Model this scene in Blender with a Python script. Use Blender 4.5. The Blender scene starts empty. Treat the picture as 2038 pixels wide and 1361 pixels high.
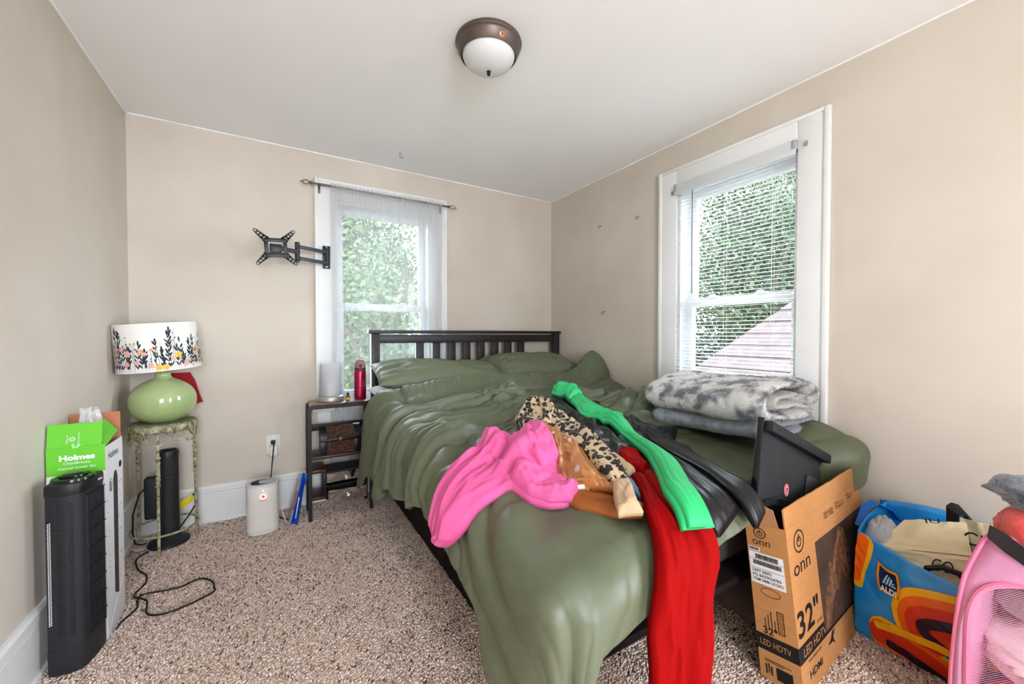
import bpy, bmesh, math, random
import numpy as np
from mathutils import Vector, Matrix, Euler

SC = bpy.context.scene
COL = SC.collection
random.seed(7)
rs = np.random.RandomState(11)
R_ = math.radians

# ------------------------------------------------------------------ camera, sky, light, exposure
XL, XR, YB, YF, ZC = -.66, 2.083, 2.818, -2.4, 2.232
cam_d = bpy.data.cameras.new('camera')
cam = bpy.data.objects.new('camera', cam_d)
COL.objects.link(cam)
cam.location = (0, 0, 1.075)
cam.rotation_euler = (R_(90 - 1.06), 0, R_(-30.84))
cam_d.sensor_width = 36
cam_d.lens = 788 / 2038 * 36
cam_d.clip_start = .02
SC.camera = cam

world = bpy.data.worlds.new('sky')
SC.world = world
world.use_nodes = True
wn = world.node_tree
wn.nodes['Background'].inputs[0].default_value = (.84, .94, 1.06, 1)
wn.nodes['Background'].inputs[1].default_value = 8.0

def portal(name, loc, rot, sx, sy):
    d = bpy.data.lights.new(name, 'AREA')
    d.shape = 'RECTANGLE'; d.size = sx; d.size_y = sy
    d.cycles.is_portal = True
    o = bpy.data.objects.new(name, d); COL.objects.link(o)
    o.location = loc; o.rotation_euler = rot
SC.cycles.max_bounces = 6; SC.cycles.diffuse_bounces = 4; SC.cycles.glossy_bounces = 2; SC.cycles.transmission_bounces = 5
SC.cycles.transparent_max_bounces = 12; SC.cycles.caustics_reflective = False; SC.cycles.caustics_refractive = True
portal('sky_portal_back', (.66, 3.0, 1.29), (R_(-90), 0, 0), .75, 1.45)
portal('sky_portal_right', (2.27, 1.22, 1.29), (R_(90), 0, R_(90)), .75, 1.45)
portal('sky_portal_front', (-.02, -2.6, 1.35), (R_(90), 0, 0), 1.0, 1.55)
portal('sky_portal_rear', (2.27, -1.4, 1.18), (R_(90), 0, R_(90)), 1.05, 1.8)

vs = SC.view_settings
vs.view_transform = 'Standard'; vs.look = 'None'; vs.gamma = 1.0
vs.use_curve_mapping = False
vs.exposure = 1.68

# ------------------------------------------------------------------ noise and cloth surfaces
def _hash(i, j, s):
    n = (i * 374761393 + j * 668265263 + s * 974634777) & 0x7fffffff
    n = ((n ^ (n >> 13)) * 1274126177) & 0x7fffffff
    return ((n ^ (n >> 16)) & 0xffff) / 65535.0
def vnoise(x, y, s=0):
    x = np.asarray(x, float); y = np.asarray(y, float)
    i = np.floor(x).astype(np.int64); j = np.floor(y).astype(np.int64)
    u = x - i; v = y - j; u = u*u*u*(u*(u*6-15)+10); v = v*v*v*(v*(v*6-15)+10)
    a, b, c, d = _hash(i, j, s), _hash(i+1, j, s), _hash(i, j+1, s), _hash(i+1, j+1, s)
    return (a*(1-u)+b*u)*(1-v)+(c*(1-u)+d*u)*v
def fbm(x, y, s=0, o=3):
    r = 0; a = 1.0; t = 0
    for k in range(o):
        r = r + a*(vnoise(x*2**k, y*2**k, s+k)-.5); t += a; a *= .5
    return r/t*2
def ridge(x, y, s=0):
    return 1-np.abs(2*vnoise(x, y, s)-1)
def sst(a, b, x):
    t = np.clip((np.asarray(x, float)-a)/(b-a), 0, 1); return t*t*(3-2*t)
def interp(x, xs, ys): return np.interp(x, xs, ys)
BX0, BY0, BR = .57, .70, .09          # mattress edge at the side and at the foot, edge radius
def bed_top(x, y):
    z = interp(y, [.6, .9, 1.3, 1.7, 1.95, 2.12, 2.2, 2.32, 2.42], [.585, .595, .61, .635, .67, .72, .765, .735, .68])
    z = z + .10*np.exp(-((x-2.02)/.16)**2-((y-.80)/.17)**2)
    z = z + .05*sst(1.75, 2.05, x)*sst(1.5, 2.2, y) - .03*sst(.85, .57, x)
    z = z + .03*np.exp(-((x-2.0)/.13)**2-((y-2.2)/.13)**2)
    return z
def bed_base(x, y):
    """cloth lying on the bed at unfolded plan coordinates; past the edges it hangs down"""
    x = np.asarray(x, float); y = np.asarray(y, float)
    dp = np.maximum(BX0-x, 0); dq = np.maximum(BY0-y, 0)
    r = np.hypot(dp, dq)+1e-9; nx = -dp/r; ny = -dq/r
    xi = np.maximum(x, BX0); yi = np.maximum(y, BY0)
    q = BR*np.pi/2
    ang = np.minimum(r/BR, np.pi/2); ex = np.maximum(r-q, 0)
    off = BR*np.sin(ang)+.10*ex-.06*np.maximum(ex-.15, 0); drop = BR*(1-np.cos(ang))+.985*ex
    back = .10*sst(1.18, 1.36, x)*(1-.95*sst(1.86, 1.98, x))*sst(1.25, .78, yi)   # the cover sits further back behind the carton
    return np.stack([xi+nx*off, yi+ny*off+back, bed_top(xi, yi)-drop], -1)
# front of the shopping bag: s runs along the front, h up
def bag_front(s, h):
    s = np.asarray(s, float); h = np.asarray(h, float)
    k = [0, .19, .36, .50]
    bx = interp(s, k, [1.785, 1.768, 1.77, 1.82]); by = interp(s, k, [.575, .40, .23, .10])
    tx = interp(s, k, [1.765, 1.735, 1.745, 1.79]); ty = interp(s, k, [.565, .43, .28, .14])
    tz = interp(s, k, [.385, .35, .315, .30])
    b = .02*np.sin(np.pi*np.clip(h, 0, 1))
    return np.stack([bx*(1-h)+tx*h-b, by*(1-h)+ty*h, tz*h], -1)

# ------------------------------------------------------------------ mesh builder
class MB:
    def __init__(self): self.v = []; self.f = []; self.m = Matrix.Identity(4)
    def add(self, vs, fs):
        b = len(self.v)
        for p in vs:
            q = self.m @ Vector(p); self.v.append((q.x, q.y, q.z))
        self.f += [tuple(i+b for i in f) for f in fs]
        return self
    def box(self, lo, hi, bev=0, seg=2):
        if bev <= 0:
            (a, b, c), (d, e, g) = lo, hi
            return self.add([(a,b,c),(d,b,c),(d,e,c),(a,e,c),(a,b,g),(d,b,g),(d,e,g),(a,e,g)],
                            [(0,3,2,1),(4,5,6,7),(0,1,5,4),(1,2,6,5),(2,3,7,6),(3,0,4,7)])
        bm = bmesh.new(); bmesh.ops.create_cube(bm, size=1)
        for v in bm.verts:
            v.co = Vector([lo[i] + (v.co[i]+.5)*(hi[i]-lo[i]) for i in range(3)])
        bmesh.ops.bevel(bm, geom=list(bm.edges), offset=bev, segments=seg, profile=.5, affect='EDGES')
        bm.verts.index_update()
        self.add([v.co.copy() for v in bm.verts], [tuple(v.index for v in f.verts) for f in bm.faces])
        bm.free(); return self
    def tube(self, path, r, n=8, closed=False, cap=True):
        P = [Vector(p) for p in path]; N = len(P)
        rr = r if isinstance(r, (list, tuple)) else [r]*N
        T = []
        for i in range(N):
            a = P[(i-1) % N] if (closed or i > 0) else P[i]
            b = P[(i+1) % N] if (closed or i < N-1) else P[i]
            t = (b-a); T.append(t.normalized() if t.length > 1e-9 else Vector((0,0,1)))
        u = T[0].orthogonal().normalized(); vs = []
        for i in range(N):
            u = (u - T[i]*u.dot(T[i]))
            u = u.normalized() if u.length > 1e-6 else T[i].orthogonal().normalized()
            w = T[i].cross(u)
            for k in range(n):
                a = 2*math.pi*k/n
                vs.append(P[i] + (u*math.cos(a)+w*math.sin(a))*rr[i])
        fs = []
        for i in range(N if closed else N-1):
            j = (i+1) % N
            for k in range(n):
                k2 = (k+1) % n
                fs.append((i*n+k, i*n+k2, j*n+k2, j*n+k))
        if cap and not closed:
            fs.append(tuple(range(n-1, -1, -1))); fs.append(tuple((N-1)*n+k for k in range(n)))
        return self.add(vs, fs)
    def lathe(self, prof, n=32, c=(0,0,0)):
        vs = []; fs = []
        for (r, z) in prof:
            for k in range(n):
                a = 2*math.pi*k/n
                vs.append((c[0]+r*math.cos(a), c[1]+r*math.sin(a), c[2]+z))
        for i in range(len(prof)-1):
            for k in range(n):
                k2 = (k+1) % n
                fs.append((i*n+k, i*n+k2, (i+1)*n+k2, (i+1)*n+k))
        if prof[0][0] > 1e-5: fs.append(tuple(range(n-1, -1, -1)))
        if prof[-1][0] > 1e-5: fs.append(tuple((len(prof)-1)*n+k for k in range(n)))
        return self.add(vs, fs)
    def prism(self, poly, a, b, axes=(0,1,2)):
        """polygon in two axes, extruded from a to b along the third"""
        n = len(poly); vs = []
        for d in (a, b):
            for p in poly:
                q = [0,0,0]; q[axes[0]] = p[0]; q[axes[1]] = p[1]; q[axes[2]] = d; vs.append(q)
        fs = [tuple(range(n-1, -1, -1)), tuple(range(n, 2*n))]
        fs += [(i, (i+1) % n, n+(i+1) % n, n+i) for i in range(n)]
        return self.add(vs, fs)
    def grid(self, P, cu=False, cv=False):
        P = np.asarray(P); a, b = P.shape[:2]
        fs = []
        for i in range(a if cu else a-1):
            for j in range(b if cv else b-1):
                i2, j2 = (i+1) % a, (j+1) % b
                fs.append((i*b+j, i2*b+j, i2*b+j2, i*b+j2))
        return self.add([tuple(p) for p in P.reshape(-1, 3)], fs)
    def shell(self, top, bot):
        """closed skin between two grids of the same size"""
        top = np.asarray(top); bot = np.asarray(bot); a, b = top.shape[:2]; n = a*b
        fs = []
        for i in range(a-1):
            for j in range(b-1):
                q = (i*b+j, (i+1)*b+j, (i+1)*b+j+1, i*b+j+1)
                fs.append(q); fs.append(tuple(n+k for k in reversed(q)))
        rim = [i*b for i in range(a)] + [(a-1)*b+j for j in range(1, b)] + [i*b+b-1 for i in range(a-2, -1, -1)] + [j for j in range(b-2, 0, -1)]
        for k in range(len(rim)):
            p, q = rim[k], rim[(k+1) % len(rim)]
            fs.append((q, p, n+p, n+q))
        return self.add([tuple(p) for p in top.reshape(-1, 3)] + [tuple(p) for p in bot.reshape(-1, 3)], fs)

def mesh_of(name, mb, origin=(0,0,0), angle=38, flip=True):
    me = bpy.data.meshes.new(name)
    o = Vector(origin)
    me.from_pydata([(p[0]-o.x, p[1]-o.y, p[2]-o.z) for p in mb.v], [], mb.f)
    if flip:
        bm = bmesh.new(); bm.from_mesh(me); bmesh.ops.recalc_face_normals(bm, faces=bm.faces); bm.to_mesh(me); bm.free()
    me.polygons.foreach_set('use_smooth', [True]*len(me.polygons))
    if angle < 180: me.set_sharp_from_angle(angle=R_(angle))
    me.update(); return me

ORG = {}
def origin_of(o):
    while o.parent is not None: o = o.parent
    return o.location
def link(name, me, mat, parent=None):
    o = bpy.data.objects.new(name, me); COL.objects.link(o)
    if mat is not None: me.materials.append(mat)
    if parent is not None: o.parent = parent
    return o
def part(name, mb, mat, parent, angle=38, label=None):
    o = link(name, mesh_of(name, mb, origin_of(parent), angle), mat, parent)
    if label: o['label'] = label
    return o
def tag(o, label, cat, group=None):
    o['label'] = label; o['category'] = cat
    if group: o['group'] = group
    return o
def thing(name, label, cat, loc, group=None):
    o = bpy.data.objects.new(name, None); COL.objects.link(o)
    o.empty_display_size = .05; o.location = loc
    return tag(o, label, cat, group)
def single(name, mb, mat, label, cat, group=None, angle=38):
    """a thing that is one mesh; its origin sits at its base"""
    V = np.array(mb.v); c = ((V[:,0].min()+V[:,0].max())/2, (V[:,1].min()+V[:,1].max())/2, V[:,2].min())
    o = link(name, mesh_of(name, mb, c, angle), mat); o.location = c
    return tag(o, label, cat, group)
def struct(name, mb, mat, parent=None, angle=38):
    o = link(name, mesh_of(name, mb, (0,0,0), angle), mat, parent)
    o['kind'] = 'structure'
    return o
def clone(src, parent, dloc):
    c = src.copy(); COL.objects.link(c); c.parent = parent; c.location = src.location + Vector(dloc); return c

# ------------------------------------------------------------------ materials
def lin(c):
    return tuple(((x/255)/12.92 if x/255 <= .04045 else ((x/255+.055)/1.055)**2.4) for x in c)
def mat(name, rgb, rough=.6, metal=0, var=0, vscale=8, bump=0, bscale=60, spec=None, sheen=0, trans=0, alpha=1, rgb2=None, coat=0, detail=4, stretch=None, emit=0, ior=None, dist=.005):
    m = bpy.data.materials.new(name); m.use_nodes = True
    nt = m.node_tree; b = nt.nodes['Principled BSDF']; L = nt.links
    c = lin(rgb)
    b.inputs['Base Color'].default_value = (*c, 1); b.inputs['Roughness'].default_value = rough
    b.inputs['Metallic'].default_value = metal
    if spec is None and rough > .3 and not metal: spec = .3
    if spec is not None: b.inputs['Specular IOR Level'].default_value = spec
    if sheen: b.inputs['Sheen Weight'].default_value = sheen; b.inputs['Sheen Roughness'].default_value = .5
    if trans: b.inputs['Transmission Weight'].default_value = trans
    if alpha < 1: b.inputs['Alpha'].default_value = alpha
    if coat: b.inputs['Coat Weight'].default_value = coat; b.inputs['Coat Roughness'].default_value = .1
    if ior: b.inputs['IOR'].default_value = ior
    if emit: b.inputs['Emission Color'].default_value = (*c, 1); b.inputs['Emission Strength'].default_value = emit
    if var or bump or rgb2:
        tc = nt.nodes.new('ShaderNodeTexCoord'); src = tc.outputs['Object']
        if stretch:
            mp = nt.nodes.new('ShaderNodeMapping'); mp.inputs['Scale'].default_value = stretch
            L.new(src, mp.inputs[0]); src = mp.outputs[0]
    if var or rgb2:
        n = nt.nodes.new('ShaderNodeTexNoise'); n.inputs['Scale'].default_value = vscale; n.inputs['Detail'].default_value = detail
        L.new(src, n.inputs['Vector'])
        mx = nt.nodes.new('ShaderNodeMix'); mx.data_type = 'RGBA'
        c2 = lin(rgb2) if rgb2 else tuple(min(1, x*(1+var)) for x in c)
        c1 = c if rgb2 else tuple(x*(1-var) for x in c)
        mx.inputs[6].default_value = (*c1, 1); mx.inputs[7].default_value = (*c2, 1)
        mr = nt.nodes.new('ShaderNodeMapRange'); mr.inputs[1].default_value = .32; mr.inputs[2].default_value = .68
        L.new(n.outputs['Fac'], mr.inputs[0]); L.new(mr.outputs[0], mx.inputs[0])
        L.new(mx.outputs[2], b.inputs['Base Color'])
    if bump:
        n2 = nt.nodes.new('ShaderNodeTexNoise'); n2.inputs['Scale'].default_value = bscale; n2.inputs['Detail'].default_value = 5
        L.new(src, n2.inputs['Vector'])
        bp = nt.nodes.new('ShaderNodeBump'); bp.inputs['Strength'].default_value = bump; bp.inputs['Distance'].default_value = dist
        L.new(n2.outputs['Fac'], bp.inputs['Height']); L.new(bp.outputs[0], b.inputs['Normal'])
    return m

M = {}
M['wall'] = mat('painted_wall', (202,190,176), .85, vscale=2.2, bump=.12, bscale=45, rgb2=(211,201,188))
M['ceiling'] = mat('ceiling_paint', (246,246,246), .9, var=.01, vscale=3, bump=.15, bscale=30)
M['trim'] = mat('white_trim_paint', (230,229,227), .45, var=.02, vscale=5, bump=.1, bscale=60)
M['vinyl'] = mat('window_vinyl', (232,232,233), .35)
M['floor'] = mat('carpet_backing', (222,196,180), .95)
M['wood_dark'] = mat('espresso_wood', (38,34,36), .38, var=.15, vscale=10, stretch=(1,12,1), bump=.05)
M['rail'] = mat('bed_base_board', (34,25,24), .65, var=.1, vscale=12, spec=.1)
M['black'] = mat('black_plastic', (26,26,28), .42)
M['black_matte'] = mat('black_matte_plastic', (34,34,38), .6, bump=.15, bscale=500, dist=.001)
M['black_gloss'] = mat('black_gloss_plastic', (14,15,18), .15)
M['white_plastic'] = mat('white_plastic', (226,222,216), .4)
M['cord_black'] = mat('black_rubber', (22,22,24), .55)
M['cord_white'] = mat('white_rubber', (218,214,208), .5)
M['paper'] = mat('white_paper', (228,228,228), .8)
M['card'] = mat('brown_cardboard', (188,132,80), .8, var=.06, vscale=14, stretch=(1,1,6), bump=.08, bscale=40)
M['card_in'] = mat('inner_cardboard', (178,128,90), .85, var=.08, vscale=20)
M['ink'] = mat('black_ink', (22,20,20), .7)
def pane_glass():
    m = bpy.data.materials.new('window_glass'); m.use_nodes = True; nt = m.node_tree; nt.nodes.remove(nt.nodes['Principled BSDF'])
    a = nt.nodes.new('ShaderNodeBsdfTransparent'); g = nt.nodes.new('ShaderNodeBsdfGlossy'); g.inputs['Roughness'].default_value = .02
    f = nt.nodes.new('ShaderNodeFresnel'); f.inputs[0].default_value = 1.3; mx = nt.nodes.new('ShaderNodeMixShader'); a.inputs[0].default_value = (.97, .985, .98, 1)
    nt.links.new(f.outputs[0], mx.inputs[0]); nt.links.new(a.outputs[0], mx.inputs[1]); nt.links.new(g.outputs[0], mx.inputs[2]); nt.links.new(mx.outputs[0], nt.nodes['Material Output'].inputs[0])
    return m
M['glass'] = pane_glass()
M['chrome'] = mat('brushed_steel', (168,164,160), .32, metal=1)
M['bronze'] = mat('aged_bronze', (104,92,86), .42, metal=.8, var=.15, vscale=10)

# ------------------------------------------------------------------ the room
mb = MB().box((XL-.2, YF-.2, -.1), (XR+.2, YB+.2, 0))
floor = struct('floor', mb, M['floor'])
mb = MB().box((XL-.2, YF-.2, ZC), (XR+.2, YB+.2, ZC+.12))
ceiling = struct('ceiling', mb, M['ceiling'])
mb = MB().box((XL-.15, YF-.15, 0), (XL, YB+.15, ZC))
struct('wall_left', mb, M['wall'])
def wall_with_hole(name, ax, at, thick, lo, hi, h0, h1, z0, z1):
    mb = MB()
    def b(a0, a1, zz0, zz1):
        if ax == 'y': mb.box((a0, at, zz0), (a1, at+thick, zz1))
        else: mb.box((at, a0, zz0), (at+thick, a1, zz1))
    b(lo, h0, 0, ZC); b(h1, hi, 0, ZC); b(h0, h1, 0, z0); b(h0, h1, z1, ZC)
    return struct(name, mb, M['wall'])
WZ0, WZ1 = .63, 1.955                     # window opening heights
WB0, WB1 = .337, .985                     # back window opening along x
WR0, WR1 = .895, 1.545                    # right window opening along y
wall_with_hole('wall_back', 'y', YB, .15, XL, XR, WB0, WB1, WZ0, WZ1)
wall_with_hole('wall_right', 'x', XR, .15, -.3, YB+.15, WR0, WR1, WZ0, WZ1)
wall_with_hole('wall_right_rear', 'x', XR, .15, YF, -.3, -1.9, -.9, .3, 2.05)     # the room goes on behind the camera; opening added to light the left wall
wall_with_hole('wall_front', 'y', YF-.15, .15, XL, XR, -.5, .45, .6, 2.1)  # opening added behind the camera to let in fill daylight

# baseboards: a tall board with a cap moulding and a quarter round at the carpet
def baseboard(name, pts):
    mb = MB(); (x0, y0), (x1, y1) = pts
    prof = [(0,0),(.022,0),(.022,.012),(.014,.02),(.014,.165),(.0125,.168),(.0125,.172),(.016,.175),(.016,.203),(.010,.213),(0,.2135)]
    d = Vector((x1-x0, y1-y0, 0)).normalized(); nrm = Vector((-d.y, d.x, 0))
    vs = []
    for (bx, by) in pts:
        for (o, z) in prof: vs.append((bx+nrm.x*o, by+nrm.y*o, z))
    n = len(prof)
    fs = [(i, (i+1) % n, n+(i+1) % n, n+i) for i in range(n)] + [tuple(range(n)), tuple(range(2*n-1, n-1, -1))]
    mb.add(vs, fs); return struct(name, mb, M['trim'], angle=25)
baseboard('baseboard_back', [(XR, YB), (XL, YB)])
baseboard('baseboard_left', [(XL, YB), (XL, YF)])
baseboard('baseboard_right', [(XR, YF), (XR, YB)])

# window casings, jambs, sashes, panes. Local frame: a along the wall, w out of the room, z up
def window(n, place, a0, a1, label):
    def tr(mb, fn):
        mb.v = [fn(p) for p in mb.v]; return mb
    cas = .113
    root = MB()
    # jamb lining the opening
    t = .022
    for lo, hi in (((a0, 0, WZ0), (a0+t, .15, WZ1)), ((a1-t, 0, WZ0), (a1, .15, WZ1)), ((a0+t, 0, WZ1-t), (a1-t, .15, WZ1)), ((a0+t, 0, WZ0), (a1-t, .15, WZ0+t))):
        root.box(lo, hi)
    w = struct('window_%d' % n, tr(root, place), M['vinyl'])
    tm = MB()
    top = WZ1+.108
    tm.box((a0-cas, -.02, WZ0-.02), (a0+.006, 0, top), .003); tm.box((a1-.006, -.02, WZ0-.02), (a1+cas, 0, top), .003)
    tm.box((a0+.006, -.02, WZ1-.006), (a1-.006, 0, top), .003)
    for lo, hi in (((a0-cas-.006, -.027, WZ0-.02), (a0-cas+.016, 0, top+.006)), ((a1+cas-.016, -.027, WZ0-.02), (a1+cas+.006, 0, top+.006)), ((a0-cas+.016, -.027, top-.012), (a1+cas-.016, 0, top+.006))):
        tm.box(lo, hi, .004)
    struct('trim_%d' % n, tr(tm, place), M['trim'])
    sill = MB().box((a0-cas-.03, -.055, WZ0-.045), (a1+cas+.03, .02, WZ0-.02), .006).box((a0-cas, -.02, WZ0-.15), (a1+cas, 0, WZ0-.045), .003)
    part('window_sill', tr(sill, place), M['trim'], w)
    mid = 1.262
    for (z0, z1, d) in ((mid-.02, WZ1-t, .095), (WZ0+t, mid+.025, .06)):
        s = MB(); st = .038
        A0, A1 = a0+t, a1-t
        s.box((A0, d, z0), (A0+st, d+.03, z1), .003); s.box((A1-st, d, z0), (A1, d+.03, z1), .003)
        s.box((A0+st, d, z1-.045), (A1-st, d+.03, z1), .003); s.box((A0+st, d, z0), (A1-st, d+.03, z0+.045), .003)
        so = part('sash', tr(s, place), M['vinyl'], w)
        g = MB().box((A0+st-.004, d+.013, z0+.04), (A1-st+.004, d+.017, z1-.04))
        part('pane', tr(g, place), M['glass'], so)
    for f in (.3, .7):
        a = a0+(a1-a0)*f
        l = MB().box((a-.03, .05, mid+.025), (a+.03, .075, mid+.034), .003).box((a-.012, .045, mid+.034), (a+.02, .062, mid+.042), .003)
        part('sash_lock', tr(l, place), M['vinyl'], w)
    return w
# uneven plaster and caulk line where the walls meet the ceiling
def caulk(n, a, b, seed):
    P = []
    for i in range(70):
        u = i/69; x = a[0]+(b[0]-a[0])*u; y = a[1]+(b[1]-a[1])*u
        P.append((x+.002*float(fbm(np.array(u*30), np.array(.3), seed)), y+.002*float(fbm(np.array(u*30), np.array(.7), seed+1)), ZC-.001+.003*float(fbm(np.array(u*22), np.array(.1), seed+2))))
    struct('trim_%d' % n, MB().tube(P, [.0035+.0025*float(vnoise(np.array(i*.6), np.array(.2), seed)) for i in range(70)], 6), M['ceiling'], angle=180)
caulk(3, (XL+.001, YF), (XL+.001, YB), 4); caulk(4, (XL, YB-.001), (XR, YB-.001), 9); caulk(5, (XR-.001, YB), (XR-.001, YF), 15)
window(1, lambda p: (p[0], YB+p[1], p[2]), WB0, WB1, '')
window(2, lambda p: (XR+p[1], p[0], p[2]), WR0, WR1, '')

# ------------------------------------------------------------------ carpet pile (uncountable tufts, one mesh)
def carpet():
    sp = .0068
    gx, gy = np.meshgrid(np.arange(XL+.004, XR-.02, sp), np.arange(.30, YB-.016, sp), indexing='ij')
    x = gx.ravel(); y = gy.ravel()
    near = ~((x > .646) & (y > .972)) & ~((x > 1.5) & (y > .75))
    vis = (y > 1.0) | (x > .55)
    x, y = x[near & vis], y[near & vis]; n = len(x)
    x = x+rs.uniform(-.5, .5, n)*sp; y = y+rs.uniform(-.5, .5, n)*sp
    lay = fbm(x*9, y*9, 5)*2.2                      # nap direction wanders
    a = lay+rs.normal(0, .7, n)*1.0; h = rs.uniform(.0045, .0085, n); lean = rs.uniform(.004, .011, n)
    r = rs.uniform(.0033, .0048, n)
    V = np.zeros((n, 7, 3))
    for k in range(3):
        b = a+2*np.pi*k/3
        V[:, k, 0] = x+np.cos(b)*r; V[:, k, 1] = y+np.sin(b)*r; V[:, k, 2] = -.001
        V[:, 3+k, 0] = x+np.cos(b+.9)*r*1.05+np.cos(a)*lean*.5; V[:, 3+k, 1] = y+np.sin(b+.9)*r*1.05+np.sin(a)*lean*.5; V[:, 3+k, 2] = h*.6
    V[:, 6, 0] = x+np.cos(a)*lean; V[:, 6, 1] = y+np.sin(a)*lean; V[:, 6, 2] = h
    F = np.array([[0,1,4],[0,4,3],[1,2,5],[1,5,4],[2,0,3],[2,3,5],[3,4,6],[4,5,6],[5,3,6]])
    idx = (np.arange(n)*7)[:, None, None]+F[None]
    idx = idx.reshape(-1, 3)
    me = bpy.data.meshes.new('carpet_pile')
    me.vertices.add(n*7); me.vertices.foreach_set('co', V.reshape(-1))
    me.loops.add(len(idx)*3); me.loops.foreach_set('vertex_index', idx.reshape(-1).astype(np.int32))
    me.polygons.add(len(idx)); me.polygons.foreach_set('loop_start', np.arange(0, len(idx)*3, 3, dtype=np.int32))
    me.polygons.foreach_set('use_smooth', np.ones(len(idx), bool))
    pal = np.array([lin(c) for c in ((240,216,202),(230,202,186),(247,230,218),(210,178,160),(166,132,116),(104,78,70))])
    pr = rs.choice(6, n, p=[.35,.28,.20,.09,.05,.03])
    col = pal[pr]*rs.uniform(.9, 1.1, (n, 1))
    at = me.attributes.new('tuft', 'FLOAT_COLOR', 'POINT')
    c4 = np.ones((n, 7, 4)); c4[:, :, :3] = col[:, None, :]
    at.data.foreach_set('color', c4.reshape(-1))
    me.update(); me.validate()
    m = bpy.data.materials.new('carpet_tufts'); m.use_nodes = True
    nt = m.node_tree; b = nt.nodes['Principled BSDF']; b.inputs['Roughness'].default_value = .9
    b.inputs['Specular IOR Level'].default_value = .15
    an = nt.nodes.new('ShaderNodeAttribute'); an.attribute_name = 'tuft'
    nt.links.new(an.outputs['Color'], b.inputs['Base Color'])
    o = link('carpet_pile', me, m)
    o['kind'] = 'stuff'; o['label'] = 'speckled beige and brown shag carpet pile'; o['category'] = 'carpet'
carpet()

# ------------------------------------------------------------------ horizontal blind on the right window
M['slat'] = mat('blind_slat', (236,236,236), .45)
def blind():
    t = thing('window_blind', 'white horizontal slat blind hanging in the right window', 'blind', (2.06, 1.22, .73))
    y0, y1 = .905, 1.538; bx = 2.072
    part('headrail', MB().box((bx-.02, y0, 1.925), (bx+.018, y1, 1.962), .003), M['slat'], t)
    part('valance', MB().box((bx-.028, y0-.004, 1.90), (bx-.022, y1+.004, 1.966), .002), mat('clear_valance', (226,228,228), .2, alpha=.7), t)
    sl = None; n = 59; zt = 1.895; dz = .0197
    for i in range(n):
        z = zt-i*dz
        if sl is None:
            m = MB(); P = []
            for k in range(5):
                u = (k-2)/2*.0125
                P.append([(bx+u, y, z+.0016*(1-(u/.0125)**2)+u*.10) for y in (y0+.003, y1-.003)])
            P = np.array(P); m.shell(P, P-np.array([0, 0, .0007]))
            sl = part('slat', m, M['slat'], t, 60)
        else:
            clone(sl, t, (0, 0, -i*dz))
    zb = zt-n*dz
    part('bottom_rail', MB().box((bx-.013, y0+.003, zb-.012), (bx+.013, y1-.003, zb+.003), .003), M['slat'], t)
    for y in (y0+.10, (y0+y1)/2+.02, y1-.10):
        part('ladder_cord', MB().tube([(bx-.0135, y, 1.93), (bx-.0135, y, zb)], .0006, 5).tube([(bx+.0135, y, 1.93), (bx+.0135, y, zb)], .0006, 5), M['cord_white'], t)
    part('tilt_wand', MB().tube([(bx-.026, y1-.115, 1.90), (bx-.03, y1-.117, 1.60), (bx-.03, y1-.119, 1.31)], .0032, 6), mat('clear_wand', (120,122,124), .2, alpha=.75), t)
    part('lift_cord', MB().tube([(bx-.024, y0+.09, 1.90), (bx-.028, y0+.092, 1.4), (bx-.028, y0+.092, .9)], .001, 5), M['cord_white'], t)
    cm = mat('clear_plastic', (210,222,220), .12, trans=.6, ior=1.3)
    part('bracket', MB().box((bx-.032, y0-.006, 1.925), (bx+.008, y0+.012, 1.966), .004), cm, t)
    part('bracket', MB().box((bx-.032, y1-.012, 1.925), (bx+.008, y1+.006, 1.966), .004), cm, t)
blind()
for y, z, w in ((.868, 1.938, 'clear plastic hook stuck on the right window casing near the camera'), (1.567, 1.925, 'clear plastic hook stuck on the right window casing near the corner')):
    h = thing('adhesive_hook', w, 'hook', (XR-.022, y, z-.012), 'adhesive hooks on the window casing')
    cm = mat('clear_hook', (200,212,208), .12, trans=.5, ior=1.3)
    part('base_plate', MB().box((XR-.024, y-.008, z-.012), (XR-.020, y+.008, z+.012), .0015), cm, h)
    part('hook', MB().tube([(XR-.024, y, z), (XR-.032, y, z-.004), (XR-.036, y, z+.002), (XR-.036, y, z+.008)], .002, 8), cm, h)

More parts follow.
